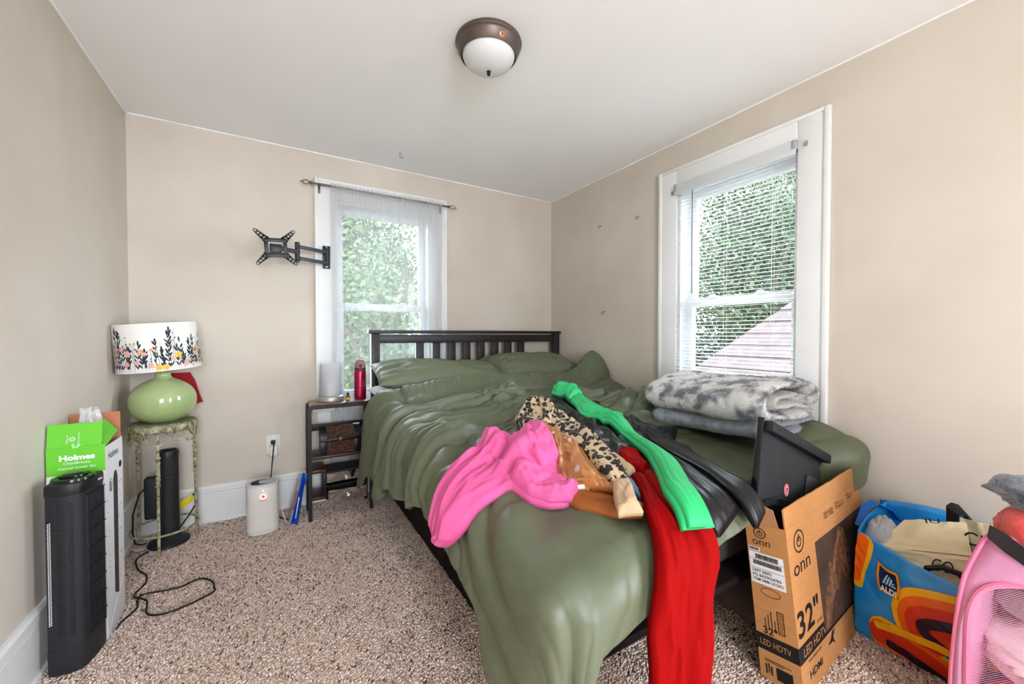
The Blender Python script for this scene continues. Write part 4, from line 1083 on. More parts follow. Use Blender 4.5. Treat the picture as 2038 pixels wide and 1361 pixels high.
# ------------------------------------------------------------------ cords on the carpet
def cord(name, pts, r, mt, label):
    P = np.array(pts, float); n = len(P); out = []
    for i in range(n-1):
        p0, p1, p2, p3 = P[max(i-1, 0)], P[i], P[i+1], P[min(i+2, n-1)]
        for k in range(6):
            u = k/6; out.append(tuple(.5*((2*p1)+(-p0+p2)*u+(2*p0-5*p1+4*p2-p3)*u*u+(-p0+3*p1-3*p2+p3)*u**3)))
    out.append(tuple(P[-1]))
    return single(name, MB().tube(out, r, 7), mt, label, 'cord', None, 60)
zc = .013
cord('appliance_cable', [(-.545, 2.56, zc), (-.575, 2.50, zc), (-.544, 2.388, zc), (-.50, 2.31, zc), (-.488, 2.238, zc), (-.505, 2.153, zc), (-.451, 2.082, zc+.004), (-.427, 1.985, zc), (-.352, 1.958, zc), (-.237, 2.014, zc), (-.233, 2.06, zc), (-.246, 2.11, zc), (-.293, 2.159, zc), (-.364, 2.131, zc), (-.47, 2.14, zc+.003), (-.482, 2.1, zc+.006), (-.473, 2.048, zc), (-.498, 1.985, zc), (-.5, 1.93, .02)], .0034, M['cord_black'], 'black power cord looping over the carpet beside the fan box')
cord('white_cable', [(-.372, 2.70, .46), (-.376, 2.72, .36), (-.38, 2.70, .28), (-.372, 2.73, .17), (-.39, 2.74, .06), (-.36, 2.755, zc+.004), (-.292, 2.70, zc), (-.198, 2.575, zc), (-.16, 2.50, zc), (-.148, 2.485, zc)], .0026, M['cord_white'], 'white cord running from the plant stand across the carpet')

# ------------------------------------------------------------------ tower fan in front of its carton
t = thing('tower_fan', 'large black tower fan standing before its green and white carton', 'fan', (-.565, 1.83, 0))
fo = [(-.617, 1.778), (-.603, 1.768), (-.566, 1.764), (-.541, 1.768), (-.531, 1.778), (-.520, 1.83), (-.513, 1.876), (-.516, 1.890), (-.53, 1.894), (-.59, 1.894), (-.612, 1.885), (-.619, 1.86)]
def loft(poly, zs, sc=None):
    c = np.mean(np.array(poly), axis=0); P = []
    for i, z in enumerate(zs):
        s = 1 if sc is None else sc[i]
        P.append([(c[0]+(p[0]-c[0])*s, c[1]+(p[1]-c[1])*s, z) for p in poly])
    m = MB(); m.grid(np.array(P), cv=True); n = len(poly); k = len(zs)
    m.f.append(tuple(range(n-1, -1, -1))); m.f.append(tuple((k-1)*n+i for i in range(n))); return m
part('base', loft(fo, (.010, .02, .09, .0905), (.97, 1.0, 1.0, .99)), M['black_matte'], t)
part('body', loft(fo, (.0906, .5719), (.985, .985)), M['black_matte'], t)
part('cap', loft(fo, (.5724, .5764, .5984, .6064, .6084), (1.0, 1.015, 1.015, .98, .90)), M['black'], t)
part('control_dial', MB().lathe([(.052, .6086), (.050, .6154), (.040, .6174), (.038, .6144), (.0001, .6144)], 40, (-.568, 1.83, 0)), M['black_gloss'], t)
dg = MB(); dg.m = Matrix.Translation((-.568, 1.83, .6148)) @ Matrix.Diagonal((1.0, .62, 1, 1)); dg.lathe([(.034, 0), (.033, .006), (.022, .011), (.0001, .012)], 32)
part('handle', dg, M['black_gloss'], t)
sl = None
for i in range(54):                      # side louvres, facing the camera
    z = .13+i*.0078
    if sl is None: sl = part('louvre', MB().box((-.588, 1.7655, z), (-.552, 1.7685, z+.0040)), M['black'], t)
    else: clone(sl, t, (0, 0, i*.0078))
ft = None
for i in range(10):                      # upright bars of the front grille
    u = i/9; x = -.5285+.0145*u; y = 1.787+.084*u
    if ft is None: ft = part('grille_bar', MB().box((x-.0015, y-.0018, .10), (x+.005, y+.0018, .560)), M['black'], t); x0_, y0_ = x, y
    else: clone(ft, t, (x-x0_, y-y0_, 0))
gb = None
for i in range(8):
    z = .14+i*.06
    if gb is None: gb = part('grille_hoop', MB().tube([(-.526, 1.783, z), (-.5135, 1.83, z+.002), (-.5075, 1.875, z+.002)], .0018, 5), M['black'], t)
    else: clone(gb, t, (0, 0, i*.06))
vd = MB()
for r in range(52):
    for c in range(2): vd.box((-.6105+.0055*c, 1.7715-.0025*c, .17+r*.0062+.003*c), (-.6075+.0055*c, 1.7730-.0025*c, .1735+r*.0062+.003*c))
part('rear_vent', vd, mat('bright_gap_paint', (214,214,212), .7), t)['kind'] = 'stuff'  # pale boxes paint the bright wall seen through the vent holes
lettering('Holmes', frame((-.5195, 1.835, .5855), (.02, .09, 0), (0, 0, 1)), .034, M['paper'], t, bold=.03)

# carton
FX0, FX1, FY0, FY1, FH = -.655, -.514, 1.905, 2.085, .695
t = thing('fan_carton', 'open green and white tower fan carton against the left wall', 'box', (-.585, 1.995, 0))
M['box_white'] = mat('carton_white', (226,226,228), .55); M['box_green'] = mat('carton_green', (98,186,44), .5); M['box_kraft'] = mat('carton_kraft', (178,118,84), .8)
w = .003
part('front_panel', MB().box((FX0, FY0, .008), (FX1, FY0+w, FH)), M['box_white'], t)
part('side_panel', MB().box((FX1-w, FY0+w, .008), (FX1, FY1, FH-.012)), M['box_white'], t)
part('back_panel', MB().box((FX0, FY1-w, .008), (FX1-w, FY1, FH)), M['box_kraft'], t)
part('wall_panel', MB().box((FX0, FY0+w, .008), (FX0+w, FY1-w, FH)), M['box_white'], t)
part('back_flap', MB().box((FX0+.002, FY1-w, FH+.0005), (FX1-.004, FY1, FH+.085)), M['box_kraft'], t)
ff = MB(); ff.m = Matrix.Translation((0, FY0, FH+.0005)) @ Matrix.Rotation(R_(-8), 4, 'X'); ff.box((FX0+.001, 0, 0), (FX1-.008, w, .078))
flap = part('front_flap', ff, M['box_green'], t)
sf = MB(); sf.m = Matrix.Translation((FX1-.002, FY0+.02, FH-.01)) @ Matrix.Rotation(R_(14), 4, 'X') @ Matrix.Rotation(R_(-32), 4, 'Y'); sf.box((-.002, .0, 0), (.0, .125, .058))
sfo = part('side_flap', sf, M['box_green'], t)
part('green_band', MB().box((FX0, FY0-.0008, .603), (FX1, FY0-.0001, FH)), M['box_green'], t)
FR = frame((FX0, FY0-.0012, 0), (1, 0, 0), (0, 0, 1))
T3 = lambda x, z: FR @ Matrix.Translation((x, z, 0))
lettering('Holmes', T3(.030, .650), .086, M['paper'], t, .019, bold=.045)
lettering('CleanBreeze', T3(.040, .637), .064, M['paper'], t, .009)
lettering('manual tower fan', T3(.028, .621), .090, M['paper'], t, .009)
FF = frame((FX0+.062, FY0-.003, .708), (0, .14, 1), (-1, 0, 0))
lettering('follow us', FF @ Matrix.Translation((.002, .010, 0)), .026, M['paper'], flap, .005)
lettering('@holmesproducts', FF @ Matrix.Translation((-.004, -.018, 0)), .040, M['paper'], flap, .005)
part('camera_icon', flat(ringp(.014, .0, .0075, .0016, 16)+ringp(.014, 0, .0036, .0011, 12), FF @ Matrix.Translation((0, .000, 0))), M['paper'], flap)
FS = frame((FX1+.0003, FY0, 0), (0, 1, 0), (0, 0, 1))
lettering('Holmes', FS @ Matrix.Translation((.030, .632, 0)), .100, M['ink'], t, .024, bold=.01)
part('printed_fan', flat([[(.075, .13), (.115, .11), (.118, .55), (.105, .575), (.085, .572), (.075, .55)]], FS), M['black'], t, label='picture of the black fan')
part('printed_badge', flat([disc(.150, .585, .013)], FS), M['ink'], t)
part('printed_outline', flat(ringp(.048, .535, .016, .0012, 20, .024)+[rect(.044, .515, .052, .548)], FS), M['ink'], t)
part('printed_swoosh', flat([[(.0, .02), (.165, .15), (.165, .10), (.09, .012)]], FS), M['box_white'], t)
part('printed_dots', flat([disc(.01+.006*random.random()+.02*random.random(), .16+.022*k, .0022, 6) for k in range(16)]+[disc(.13+.03*random.random(), .14+.025*k, .002, 6) for k in range(15)]+[rect(.135, .25+.09*k, .160, .252+.09*k) for k in range(4)], FS), mat('grey_ink', (120,120,124), .7), t)['kind'] = 'stuff'
part('leaf_sprig', flat([[(.066, .690), (.076, .706), (.082, .700), (.074, .692)], [(.062, .690), (.060, .704), (.066, .708), (.068, .694)]], FR), mat('sprig_green', (150,222,150), .5), t)
# clear bag sticking out of the carton
m = MB(); P = []
for i in range(16):
    u = i/15; P.append([(-.585+.035*math.cos(a)*(1-.5*u)+.010*math.sin(5*a+u*4), 2.03+.03*math.sin(a)*(1-.4*u), .70+.10*u+.012*math.sin(3*a+u*2)) for a in np.linspace(0, 2*math.pi, 25)[:-1]])
m.grid(np.array(P), cv=True)
single('plastic_bag', m, mat('clear_polybag', (235,236,238), .15, alpha=.28, spec=.8), 'crumpled clear plastic bag sticking out of the green carton', 'plastic bag', angle=30)

# ------------------------------------------------------------------ air purifier
px_, py_ = -.068, 2.532
t = thing('air_purifier', 'small white oval air purifier with glowing orange ring button', 'air purifier', (px_, py_, 0))
def oval(s=1.0, n=48, hw=.077, hd=.062, e=2.6):
    out = []
    for k in range(n):
        a = 2*math.pi*k/n; c_, s_ = math.cos(a), math.sin(a)
        out.append((px_+s*hw*abs(c_)**(2/e)*(1 if c_ > 0 else -1), py_+s*hd*abs(s_)**(2/e)*(1 if s_ > 0 else -1)))
    return out
pw = mat('purifier_white', (222,216,210), .45)
part('base', loft(oval(), (.010, .016, .024), (.93, .965, .97)), pw, t)
zs = []; ss = []
for i in range(24):
    z = .0245+i*.0062; zs += [z, z+.0012, z+.0045, z+.0061]; ss += [.962, .985, .985, .962]
part('ribbed_filter', loft(oval(), zs, ss), pw, t, 25)
part('upper_body', loft(oval(), (.1735, .175, .258, .262), (.98, .985, .985, .97)), pw, t)
part('rim', loft(oval(), (.2625, .266, .273, .274), (1.0, 1.01, 1.0, .96)), mat('purifier_rim', (206,208,212), .4), t)
part('grille_disc', MB().prism([(px_+.056*math.cos(a), py_+.045*math.sin(a)) for a in np.linspace(0, 2*math.pi, 40)[:-1]], .2742, .2752), mat('grille_dark', (58,58,62), .6), t)
gv = None
for k in range(36):
    a = k*math.pi/18
    m = MB(); m.add([(px_+.018*math.cos(a), py_+.015*math.sin(a), .2758), (px_+.055*math.cos(a+.35), py_+.044*math.sin(a+.35), .2758), (px_+.055*math.cos(a+.43), py_+.044*math.sin(a+.43), .2772), (px_+.018*math.cos(a+.12), py_+.015*math.sin(a+.12), .2772)], [(0, 1, 2, 3)])
    part('grille_vane', m, mat('vane_grey', (178,178,184), .5) if k == 0 else bpy.data.materials['vane_grey'], t)
part('grille_hub', MB().lathe([(.020, .2755), (.019, .279), (.0001, .281)], 24, (px_, py_, 0)), bpy.data.materials['vane_grey'], t)
fy = py_-.0615
rg = MB(); rg.m = Matrix.Translation((px_+.004, fy, .215)) @ Matrix.Rotation(R_(90), 4, 'X')
rg.tube([(.0105*math.cos(a), .0105*math.sin(a), .001) for a in np.linspace(0, 2*math.pi, 29)[:-1]], .002, 6, closed=True)
part('ring_light', rg, mat('orange_glow', (255,120,80), .5, emit=4), t)
b = MB(); b.m = Matrix.Translation((px_+.004, fy, .215)) @ Matrix.Rotation(R_(90), 4, 'X'); b.lathe([(.0082, 0), (.0078, .0015), (.0001, .0018)], 20)
part('button', b, mat('button_grey', (176,120,108), .5), t)
b = MB(); b.m = Matrix.Translation((px_+.004, fy, .247)) @ Matrix.Rotation(R_(90), 4, 'X'); b.lathe([(.002, 0), (.0018, .001), (.0001, .001)], 10)
part('status_light', b, mat('white_glow', (255,255,255), .5, emit=2), t)
lettering('Levoit', frame((px_-.010, fy-.0008, .190), (1, 0, 0), (0, 0, 1)), .028, mat('grey_print', (120,116,112), .6), t)
part('power_cord', MB().tube([(px_+.07, py_+.03, .16), (px_+.085, py_+.02, .12), (px_+.095, py_+.0, .07), (px_+.11, py_-.005, .03), (px_+.125, py_+.01, .012)], .0026, 7), M['cord_white'], t)

# ------------------------------------------------------------------ wall outlet with a charger and plug
t = thing('wall_outlet', 'white electrical outlet plate on the back wall above the air purifier', 'outlet', (-.018, YB, .346))
part('cover_plate', MB().box((-.055, YB-.005, .347), (.019, YB-.0002, .462), .002), M['white_plastic'], t)
part('receptacle', MB().box((-.034, YB-.007, .408), (-.002, YB-.0052, .450), .004), M['white_plastic'], t)
t = thing('usb_charger', 'white charger cube plugged into the lower socket', 'charger', (-.014, YB-.02, .340))
part('body', MB().box((-.036, YB-.034, .338), (.006, YB-.0072, .402), .007, 3), M['white_plastic'], t)
t = thing('power_plug', 'black plug and cord in the upper socket', 'plug', (-.018, YB-.02, .26))
part('plug', MB().box((-.030, YB-.034, .412), (-.007, YB-.0075, .434), .004), M['black'], t)
part('cord', MB().tube([(-.016, YB-.036, .420), (-.016, YB-.042, .40), (-.022, YB-.046, .33), (-.03, YB-.05, .25), (-.036, YB-.05, .15), (-.036, YB-.06, .05), (-.02, YB-.1, .014), (.03, YB-.2, .014), (.09, YB-.25, .014)], .0034, 7), M['cord_black'], t)
part('cord', MB().tube([(-.018, YB-.042, .34), (-.026, YB-.048, .30), (-.036, YB-.052, .23), (-.040, YB-.055, .1)], .002, 6), M['cord_white'], t)

# ------------------------------------------------------------------ folded blue shopping bag
t = thing('blue_tote', 'flat folded blue shopping bag leaning against the nightstand leg', 'bag', (.095, 2.53, 0))
M['blue_bag'] = mat('blue_polypropylene', (24,84,196), .35, bump=.2, bscale=30); M['bag_print'] = mat('bag_pale_print', (206,206,212), .5)
def panel(x0, x1, dx, y0, y1, z1, th):
    return MB().add([(x0, y0, .010), (x1, y0+.012, .010), (x1, y1+.012, .010), (x0, y1, .010), (x0+dx, y0+.03, z1), (x1+dx, y0+.04, z1), (x1+dx, y1+.03, z1-.004), (x0+dx, y1+.02, z1-.004)], [(0, 3, 2, 1), (4, 5, 6, 7), (0, 1, 5, 4), (1, 2, 6, 5), (2, 3, 7, 6), (3, 0, 4, 7)])
part('side_panel', panel(.052, .060, .058, 2.50, 2.66, .235, 0), M['bag_print'], t)
part('gusset', MB().add([(.060, 2.512, .010), (.074, 2.535, .012), (.090, 2.505, .010), (.118, 2.542, .235), (.126, 2.56, .238), (.136, 2.548, .238)], [(0, 1, 4, 3), (1, 2, 5, 4)]), M['blue_bag'], t)
part('side_panel', panel(.090, .098, .040, 2.498, 2.66, .245, 0), M['blue_bag'], t)
part('printed_stripe', MB().add([(.084, 2.502, .05), (.088, 2.500, .05), (.108, 2.517, .16), (.102, 2.519, .16)], [(0, 1, 2, 3)]), M['bag_print'], t)
part('printed_picture', MB().add([(.068, 2.512, .09), (.080, 2.508, .10), (.104, 2.528, .19), (.090, 2.53, .19)], [(0, 1, 2, 3)]), mat('brown_print', (120,74,52), .6), t)
for dx in (0, .022):
    part('handle', MB().tube([(.112+dx, 2.545, .215), (.120+dx, 2.545, .25), (.128+dx, 2.56, .272), (.134+dx, 2.585, .262), (.130+dx, 2.60, .225)], .006, 6), M['blue_bag'], t)

# ------------------------------------------------------------------ television carton leaning on the foot of the bed
BW, BD, BH = .693, .116, .486
BM = Matrix.Translation((1.313, .536, .004)) @ Matrix.Rotation(R_(4.37), 4, 'Z') @ Matrix.Rotation(R_(-6.46), 4, 'X')
t = thing('tv_carton', 'tall brown television carton with dark scenic print leaning on the bed', 'box', (1.6, .6, 0))
w = .004
def bx(lo, hi):
    m = MB(); m.m = BM; return m.box(lo, hi)
part('front_panel', bx((0, 0, 0), (BW, w, BH)), M['card'], t)
part('back_panel', bx((0, BD-w, 0), (BW, BD, BH)), M['card'], t)
part('end_panel', bx((0, w, 0), (w, BD-w, BH)), M['card'], t)
part('end_panel', bx((BW-w, w, 0), (BW, BD-w, BH)), M['card'], t)
part('bottom_panel', bx((w, w, 0), (BW-w, BD-w, w)), M['card_in'], t)
# torn front flap: ragged upper edge
fp = [(0, 0)]+[(BW*k/48, .064+.0035*float(fbm(np.array(k*.37), np.array(.5), 8, 3))) for k in range(49)]+[(BW, 0)]
fp[1] = (-.010, .062)
m = MB(); m.m = BM @ Matrix.Translation((0, 0, BH+.0005)) @ Matrix.Rotation(R_(3), 4, 'X'); m.prism(fp, 0, w, (0, 2, 1))
part('front_flap', m, M['card'], t)
m = MB(); m.m = BM @ Matrix.Translation((.004, 0, BH+.0005)); m.prism([(.02, 0), (.03, .05), (.07, .062), (BD-.005, .05), (BD-.008, 0)], -.004, 0, (1, 2, 0))
part('end_flap', m, M['card_in'], t)
WF = BM @ Matrix(((1, 0, 0, 0), (0, 0, -1, -.0006), (0, 1, 0, 0), (0, 0, 0, 1)))          # front: x along, y up
NF = BM @ Matrix(((0, 0, -1, -.0006), (-1, 0, 0, BD), (0, 1, 0, 0), (0, 0, 0, 1)))         # narrow end: x from the far edge to the near edge
TW = lambda x, z: WF @ Matrix.Translation((x, z, 0)); TN = lambda x, z: NF @ Matrix.Translation((x, z, 0))
# front printing
part('power_icon', flat(ringp(.083, .432, .038, .0045, 36, .034)+ringp(.083, .430, .017, .004, 24, .0155)+[rect(.080, .430, .086, .452)], WF), M['ink'], t)
lettering('onn', TW(.026, .340), .125, M['ink'], t, .030)
part('black_stripe', flat([rect(0, .099, BW, .147)], WF, .0003), M['ink'], t)
lettering('LED HDTV', WF @ Matrix.Translation((.030, .110, .0006)), .18, M['card'], t, .025)
pic = part('printed_picture', flat([rect(.203, .110, .685, .392)], WF, .0006), mat('dark_sky_print', (54,44,40), .5, rgb2=(84,66,54), vscale=9), t, label='dark printed screen picture')
rock = mat('rock_print', (150,106,72), .6, rgb2=(66,44,34), vscale=45); rock2 = mat('rock_shadow_print', (46,34,30), .6, rgb2=(96,66,48), vscale=60)
PF = WF @ Matrix.Translation((0, 0, .0008))
part('printed_rocks', flat([[(.215, .112), (.23, .19), (.26, .235), (.275, .225), (.30, .30), (.33, .285), (.36, .33), (.39, .35), (.41, .395-.01), (.425, .384), (.44, .36), (.455, .375), (.475, .34), (.49, .30), (.50, .22), (.52, .16), (.55, .112)]], PF), rock, pic)
part('printed_rocks', flat([[(.25, .1125), (.285, .16), (.33, .20), (.36, .19), (.40, .25), (.42, .22), (.45, .18), (.47, .1125)], [(.34, .25), (.36, .29), (.375, .26), (.36, .235)]], PF @ Matrix.Translation((0, 0, .0008))), rock2, pic)
lettering('32"', TW(.010, .166), .165, M['ink'], t, .078, bold=.02)
lettering('CLASS', WF @ Matrix.Translation((.150, .160, .0002)), .046, M['ink'], t, .010)
lettering('RESOLUTION', TW(.305, .455), .085, M['ink'], t, .007); lettering('HD 720p', TW(.305, .436), .090, M['ink'], t, .014)
lettering('HDMI', TW(.418, .462), .030, M['ink'], t, .007); lettering('2 inputs', TW(.418, .442), .085, M['ink'], t, .014)
lettering('USB', TW(.535, .467), .024, M['ink'], t, .007); lettering('1 input', TW(.535, .447), .066, M['ink'], t, .014)
part('rule_line', flat([rect(.305, .4525, .395, .4535), rect(.418, .4585, .51, .4595), rect(.535, .4635, .605, .4645)], WF), M['ink'], t)
lettering('PANTALLA LED', TW(.060, .082), .10, M['ink'], t, .009)
lettering('HDMI', TW(.058, .036), .10, M['ink'], t, .022, bold=.02)
part('printed_leaper', flat([[(.215, .066), (.24, .074), (.255, .09), (.262, .098), (.262, .088), (.285, .094), (.266, .080), (.262, .07), (.275, .05), (.252, .064), (.235, .064)]], WF), M['ink'], t)
# end printing
part('power_icon', flat(ringp(.041, .457, .0175, .0022, 30, .016)+ringp(.041, .456, .008, .0018, 20)+[rect(.0400, .456, .0422, .467)], NF), M['ink'], t)
lettering('onn', TN(.018, .420), .050, M['ink'], t, .015)
lb = part('shipping_label', flat([rect(.003, .300, .100, .396)], NF, .0006), M['paper'], t, label='white barcode shipping label')
LF = NF @ Matrix.Translation((0, 0, .0008))
random.seed(3)
def bars(x0, x1, y0, y1):
    out = []; x = x0
    while x < x1:
        a = random.choice([.0006, .0009, .0014]); out.append(rect(x, y0, min(x+a, x1), y1)); x += a+random.choice([.0006, .0009, .0013])
    return out
part('barcode', flat(bars(.022, .086, .377, .391)+bars(.014, .094, .358, .371), LF), M['ink'], lb)
part('small_label', flat([rect(.004, .399, .036, .411)], NF, .0006), M['paper'], t); part('barcode', flat(bars(.007, .033, .402, .409), LF), M['ink'], lb)
for s, z, wd in (('DEPT 00072', .334, .055), ('PO 8A59024783', .321, .080), ('ITEM 548811KORO', .308, .086)): lettering(s, NF @ Matrix.Translation((.009, z, .0009)), wd, M['ink'], lb, .009, bold=.02)
part('rule_line', flat([rect(.004, .3465, .099, .3472), rect(.004, .3745, .099, .3752)], LF), M['ink'], lb)
part('hand_hole', flat(ringp(.055, .280, .028, .0016, 28, .013), NF), mat('card_shadow_ink', (92,56,30), .8), t)
part('pictogram', flat([rect(.030+.009*k, .165, .032+.009*k, .20+.012*(k % 3)) for k in range(4)]+[rect(.066, .165, .068, .232), rect(.082, .165, .084, .232), rect(.066, .165, .084, .167), rect(.066, .230, .084, .232)]+[p for k in range(5) for p in ringp(.075, .174+.0122*k, .0045, .001, 10)], NF), M['ink'], t)
lettering('32"', TN(.022, .151), .040, M['ink'], t, .022, bold=.02)
part('black_stripe', flat([rect(0, .099, BD, .147)], NF, .0003), M['ink'], t)
lettering('LED HDTV', NF @ Matrix.Translation((.010, .114, .0006)), .085, M['card'], t, .018)
part('pictogram', flat([rect(.018, .072, .09, .074), rect(.018, .067, .07, .069), rect(.018, .03, .022, .058), rect(.026, .034, .029, .062), rect(.033, .03, .037, .056), rect(.048, .024, .092, .060)], NF), M['ink'], t)
lettering('A', NF @ Matrix.Translation((.1, .2, -.01)), .002, M['ink'], t) if False else None

# ------------------------------------------------------------------ television pushed into the carton
TA = R_(22); TO = Vector((1.392, .702, .795))
TM = Matrix.Translation(TO) @ Matrix.Rotation(R_(4), 4, 'Z') @ Matrix.Rotation(R_(-5), 4, 'X') @ Matrix.Rotation(TA, 4, 'Y')
t = thing('television', 'black flat television standing tilted in the brown carton, back towards the room', 'television', (1.45, .62, .49))
def tv(lo, hi, bev=0):
    m = MB(); m.m = TM; return m.box(lo, hi, bev)
part('panel', tv((0, 0, -.295), (.55, .010, 0), .003), M['black'], t)
m = MB(); m.m = TM
m.add([(.02, 0, -.29), (.48, 0, -.29), (.48, 0, -.03), (.02, 0, -.03), (.07, -.026, -.26), (.44, -.026, -.26), (.44, -.026, -.085), (.07, -.026, -.085)], [(0, 1, 5, 4), (1, 2, 6, 5), (2, 3, 7, 6), (3, 0, 4, 7), (4, 5, 6, 7), (0, 3, 2, 1)])
part('back_housing', m, M['black_matte'], t)
lip = part('top_lip', tv((.012, -.030, -.036), (.53, -.001, -.002), .004), M['black_matte'], t)
part('edge_bezel', tv((-.006, -.008, -.302), (.002, .012, .004), .002), M['black_gloss'], t)
part('port_panel', tv((.30, -.034, -.20), (.40, -.0265, -.12), .003), mat('dark_grey_plastic', (52,52,54), .5), t)
for x in (.06, .24): part('screw_hole', tv((x, -.0312, -.024), (x+.010, -.0302, -.014)), M['black_gloss'], t)
st = part('sticker', flat([disc(.155, -.20, .018, 28, .021)], TM @ Matrix(((1, 0, 0, 0), (0, 0, -1, -.0265), (0, 1, 0, 0), (0, 0, 0, 1)))), mat('red_sticker', (206,24,40), .35), t, label='round red sticker')
part('sticker_ring', flat(ringp(.155, -.20, .016, .0012, 24, .019), TM @ Matrix(((1, 0, 0, 0), (0, 0, -1, -.0272), (0, 1, 0, 0), (0, 0, 0, 1)))), M['paper'], st)
lettering('G', TM @ Matrix(((1, 0, 0, .147), (0, 0, -1, -.0273), (0, 1, 0, -.213), (0, 0, 0, 1))), .015, M['paper'], st, .026)
part('power_cable', MB().tube([tuple(TM @ Vector(p)) for p in ((.02, -.02, -.26), (.08, -.036, -.235), (.16, -.040, -.235), (.24, -.038, -.26), (.28, -.03, -.30))], .0032, 7), M['cord_black'], t)

# ------------------------------------------------------------------ big printed shopping bag
t = thing('shopping_bag', 'large blue shopping bag with orange and yellow loops beside the carton', 'bag', (1.9, .4, 0))
M['bag_blue'] = mat('bag_blue', (30,150,222), .32, rgb2=(20,128,206), vscale=14, bump=.35, bscale=16, spec=.6)
sa, ha = np.meshgrid(np.linspace(0, .5, 60), np.linspace(0.02, 1, 34), indexing='ij')
def bagP(s, h, o=0.0):
    wr = .006*fbm(s*16, h*7, 77)*np.sin(np.pi*np.clip(h, 0, 1))+.003*ridge(s*30+h*9, h*8, 78)
    P = bag_front(s, h); P = P+np.stack([-(wr+o), 0*s, 0*s], -1); P[..., 2] = np.maximum(P[..., 2], .012); return P
part('front', MB().shell(bagP(sa, ha), bagP(sa, ha)+np.array([.004, 0, 0])), M['bag_blue'], t, 180)
hh = np.linspace(.02, 1, 20); uu = np.linspace(0, 1, 24)
F0 = bag_front(0*hh, hh); P = np.stack([np.stack([F0[:, 0]+u*(2.05-F0[:, 0]), F0[:, 1]+.012*np.sin(np.pi*u)+u*(.005), np.maximum(F0[:, 2]*(1+.10*u), .012)], -1) for u in uu])
part('side', MB().shell(P, P-np.array([0, .004, 0])), M['bag_blue'], t, 180)
P = np.stack([np.stack([2.056+0*hh+.008*fbm(hh*4, 0*hh+s*9, 5), .59-s+0*hh, .012+hh*.41*(1+.05*math.sin(s*9))], -1) for s in np.linspace(0, .5, 24)])
part('back', MB().shell(P, P+np.array([.004, 0, 0])), M['bag_blue'], t, 180)
part('base', MB().box((1.80, .10, .012), (2.05, .57, .018)), M['bag_blue'], t)
def loop_print(outline, o, mt, name):
    """flat printed shape on the bag front from an outline in bag coordinates"""
    c = resample(np.array(outline+[outline[0]]), 72)[:-1]; ctr = c.mean(0); P = []
    for k in np.linspace(0, 1, 10):
        q = ctr+(c-ctr)*k; P.append(bagP(q[:, 0], np.clip(q[:, 1], .0, 1), o+.0025))
    part(name, MB().grid(np.array(P), cv=True), mt, t, 180)
yel, ora, red_, drk = (mat(n, c, .35, bump=.3, bscale=16) for n, c in (('bag_yellow', (244,180,22)), ('bag_orange', (238,100,20)), ('bag_red', (212,54,22)), ('bag_plum', (44,18,40))))
def band(pts, wd, o, mt, name):
    """printed stripe of constant width along a line in bag coordinates (h scaled to metres)"""
    c = resample([(p[0], p[1]*.34) for p in pts], 60); tn = np.gradient(c, axis=0); tn /= np.linalg.norm(tn, axis=1, keepdims=True); nn = np.stack([-tn[:, 1], tn[:, 0]], -1)
    wv = np.linspace(-1, 1, 8); P = []
    cap = np.sqrt(np.clip(1-np.clip(1-np.minimum(np.arange(60), np.arange(60)[::-1])/ (5*wd/.03+1), 0, 1)**2, 0, 1))
    for k in wv:
        q = c+nn*(k*wd*cap[:, None]); P.append(bagP(q[:, 0], np.clip(q[:, 1]/.34, 0, 1), o*1.5+.0015))
    part(name, MB().grid(np.array(P)), mt, t, 180)
up = [(.52, .92), (.40, .72), (.31, .62), (.25, .56), (.215, .50), (.21, .44), (.235, .38), (.27, .34)]
lo_ = [(.05, .155), (.11, .165), (.17, .16), (.215, .14), (.25, .10), (.30, .02)]
conn = [(.05, .155), (.12, .21), (.19, .27), (.25, .31), (.30, .36), (.36, .40)]
for wd, o, mt, nm in ((.092, .0012, yel, 'printed_loop'), (.070, .0020, ora, 'printed_loop'), (.046, .0028, red_, 'printed_loop'), (.015, .0036, drk, 'printed_loop')):
    band(up, wd, o, mt, nm)
for wd, o, mt, nm in ((.060, .0013, yel, 'printed_loop'), (.046, .0021, ora, 'printed_loop'), (.030, .0029, red_, 'printed_loop')):
    band(lo_, wd, o, mt, nm)
band([(.10, .11), (.15, .10), (.20, .07), (.25, .02)], .014, .0037, drk, 'printed_loop')
band([(.07, .24), (.15, .30), (.24, .345), (.30, .34)], .012, .0040, yel, 'printed_loop')
band([(.045, 1.0), (.035, .85), (.015, .68), (.004, .5)], .026, .0012, yel, 'printed_loop'); band([(.030, 1.0), (.022, .85), (.006, .68), (.0, .55)], .022, .0020, ora, 'printed_loop')
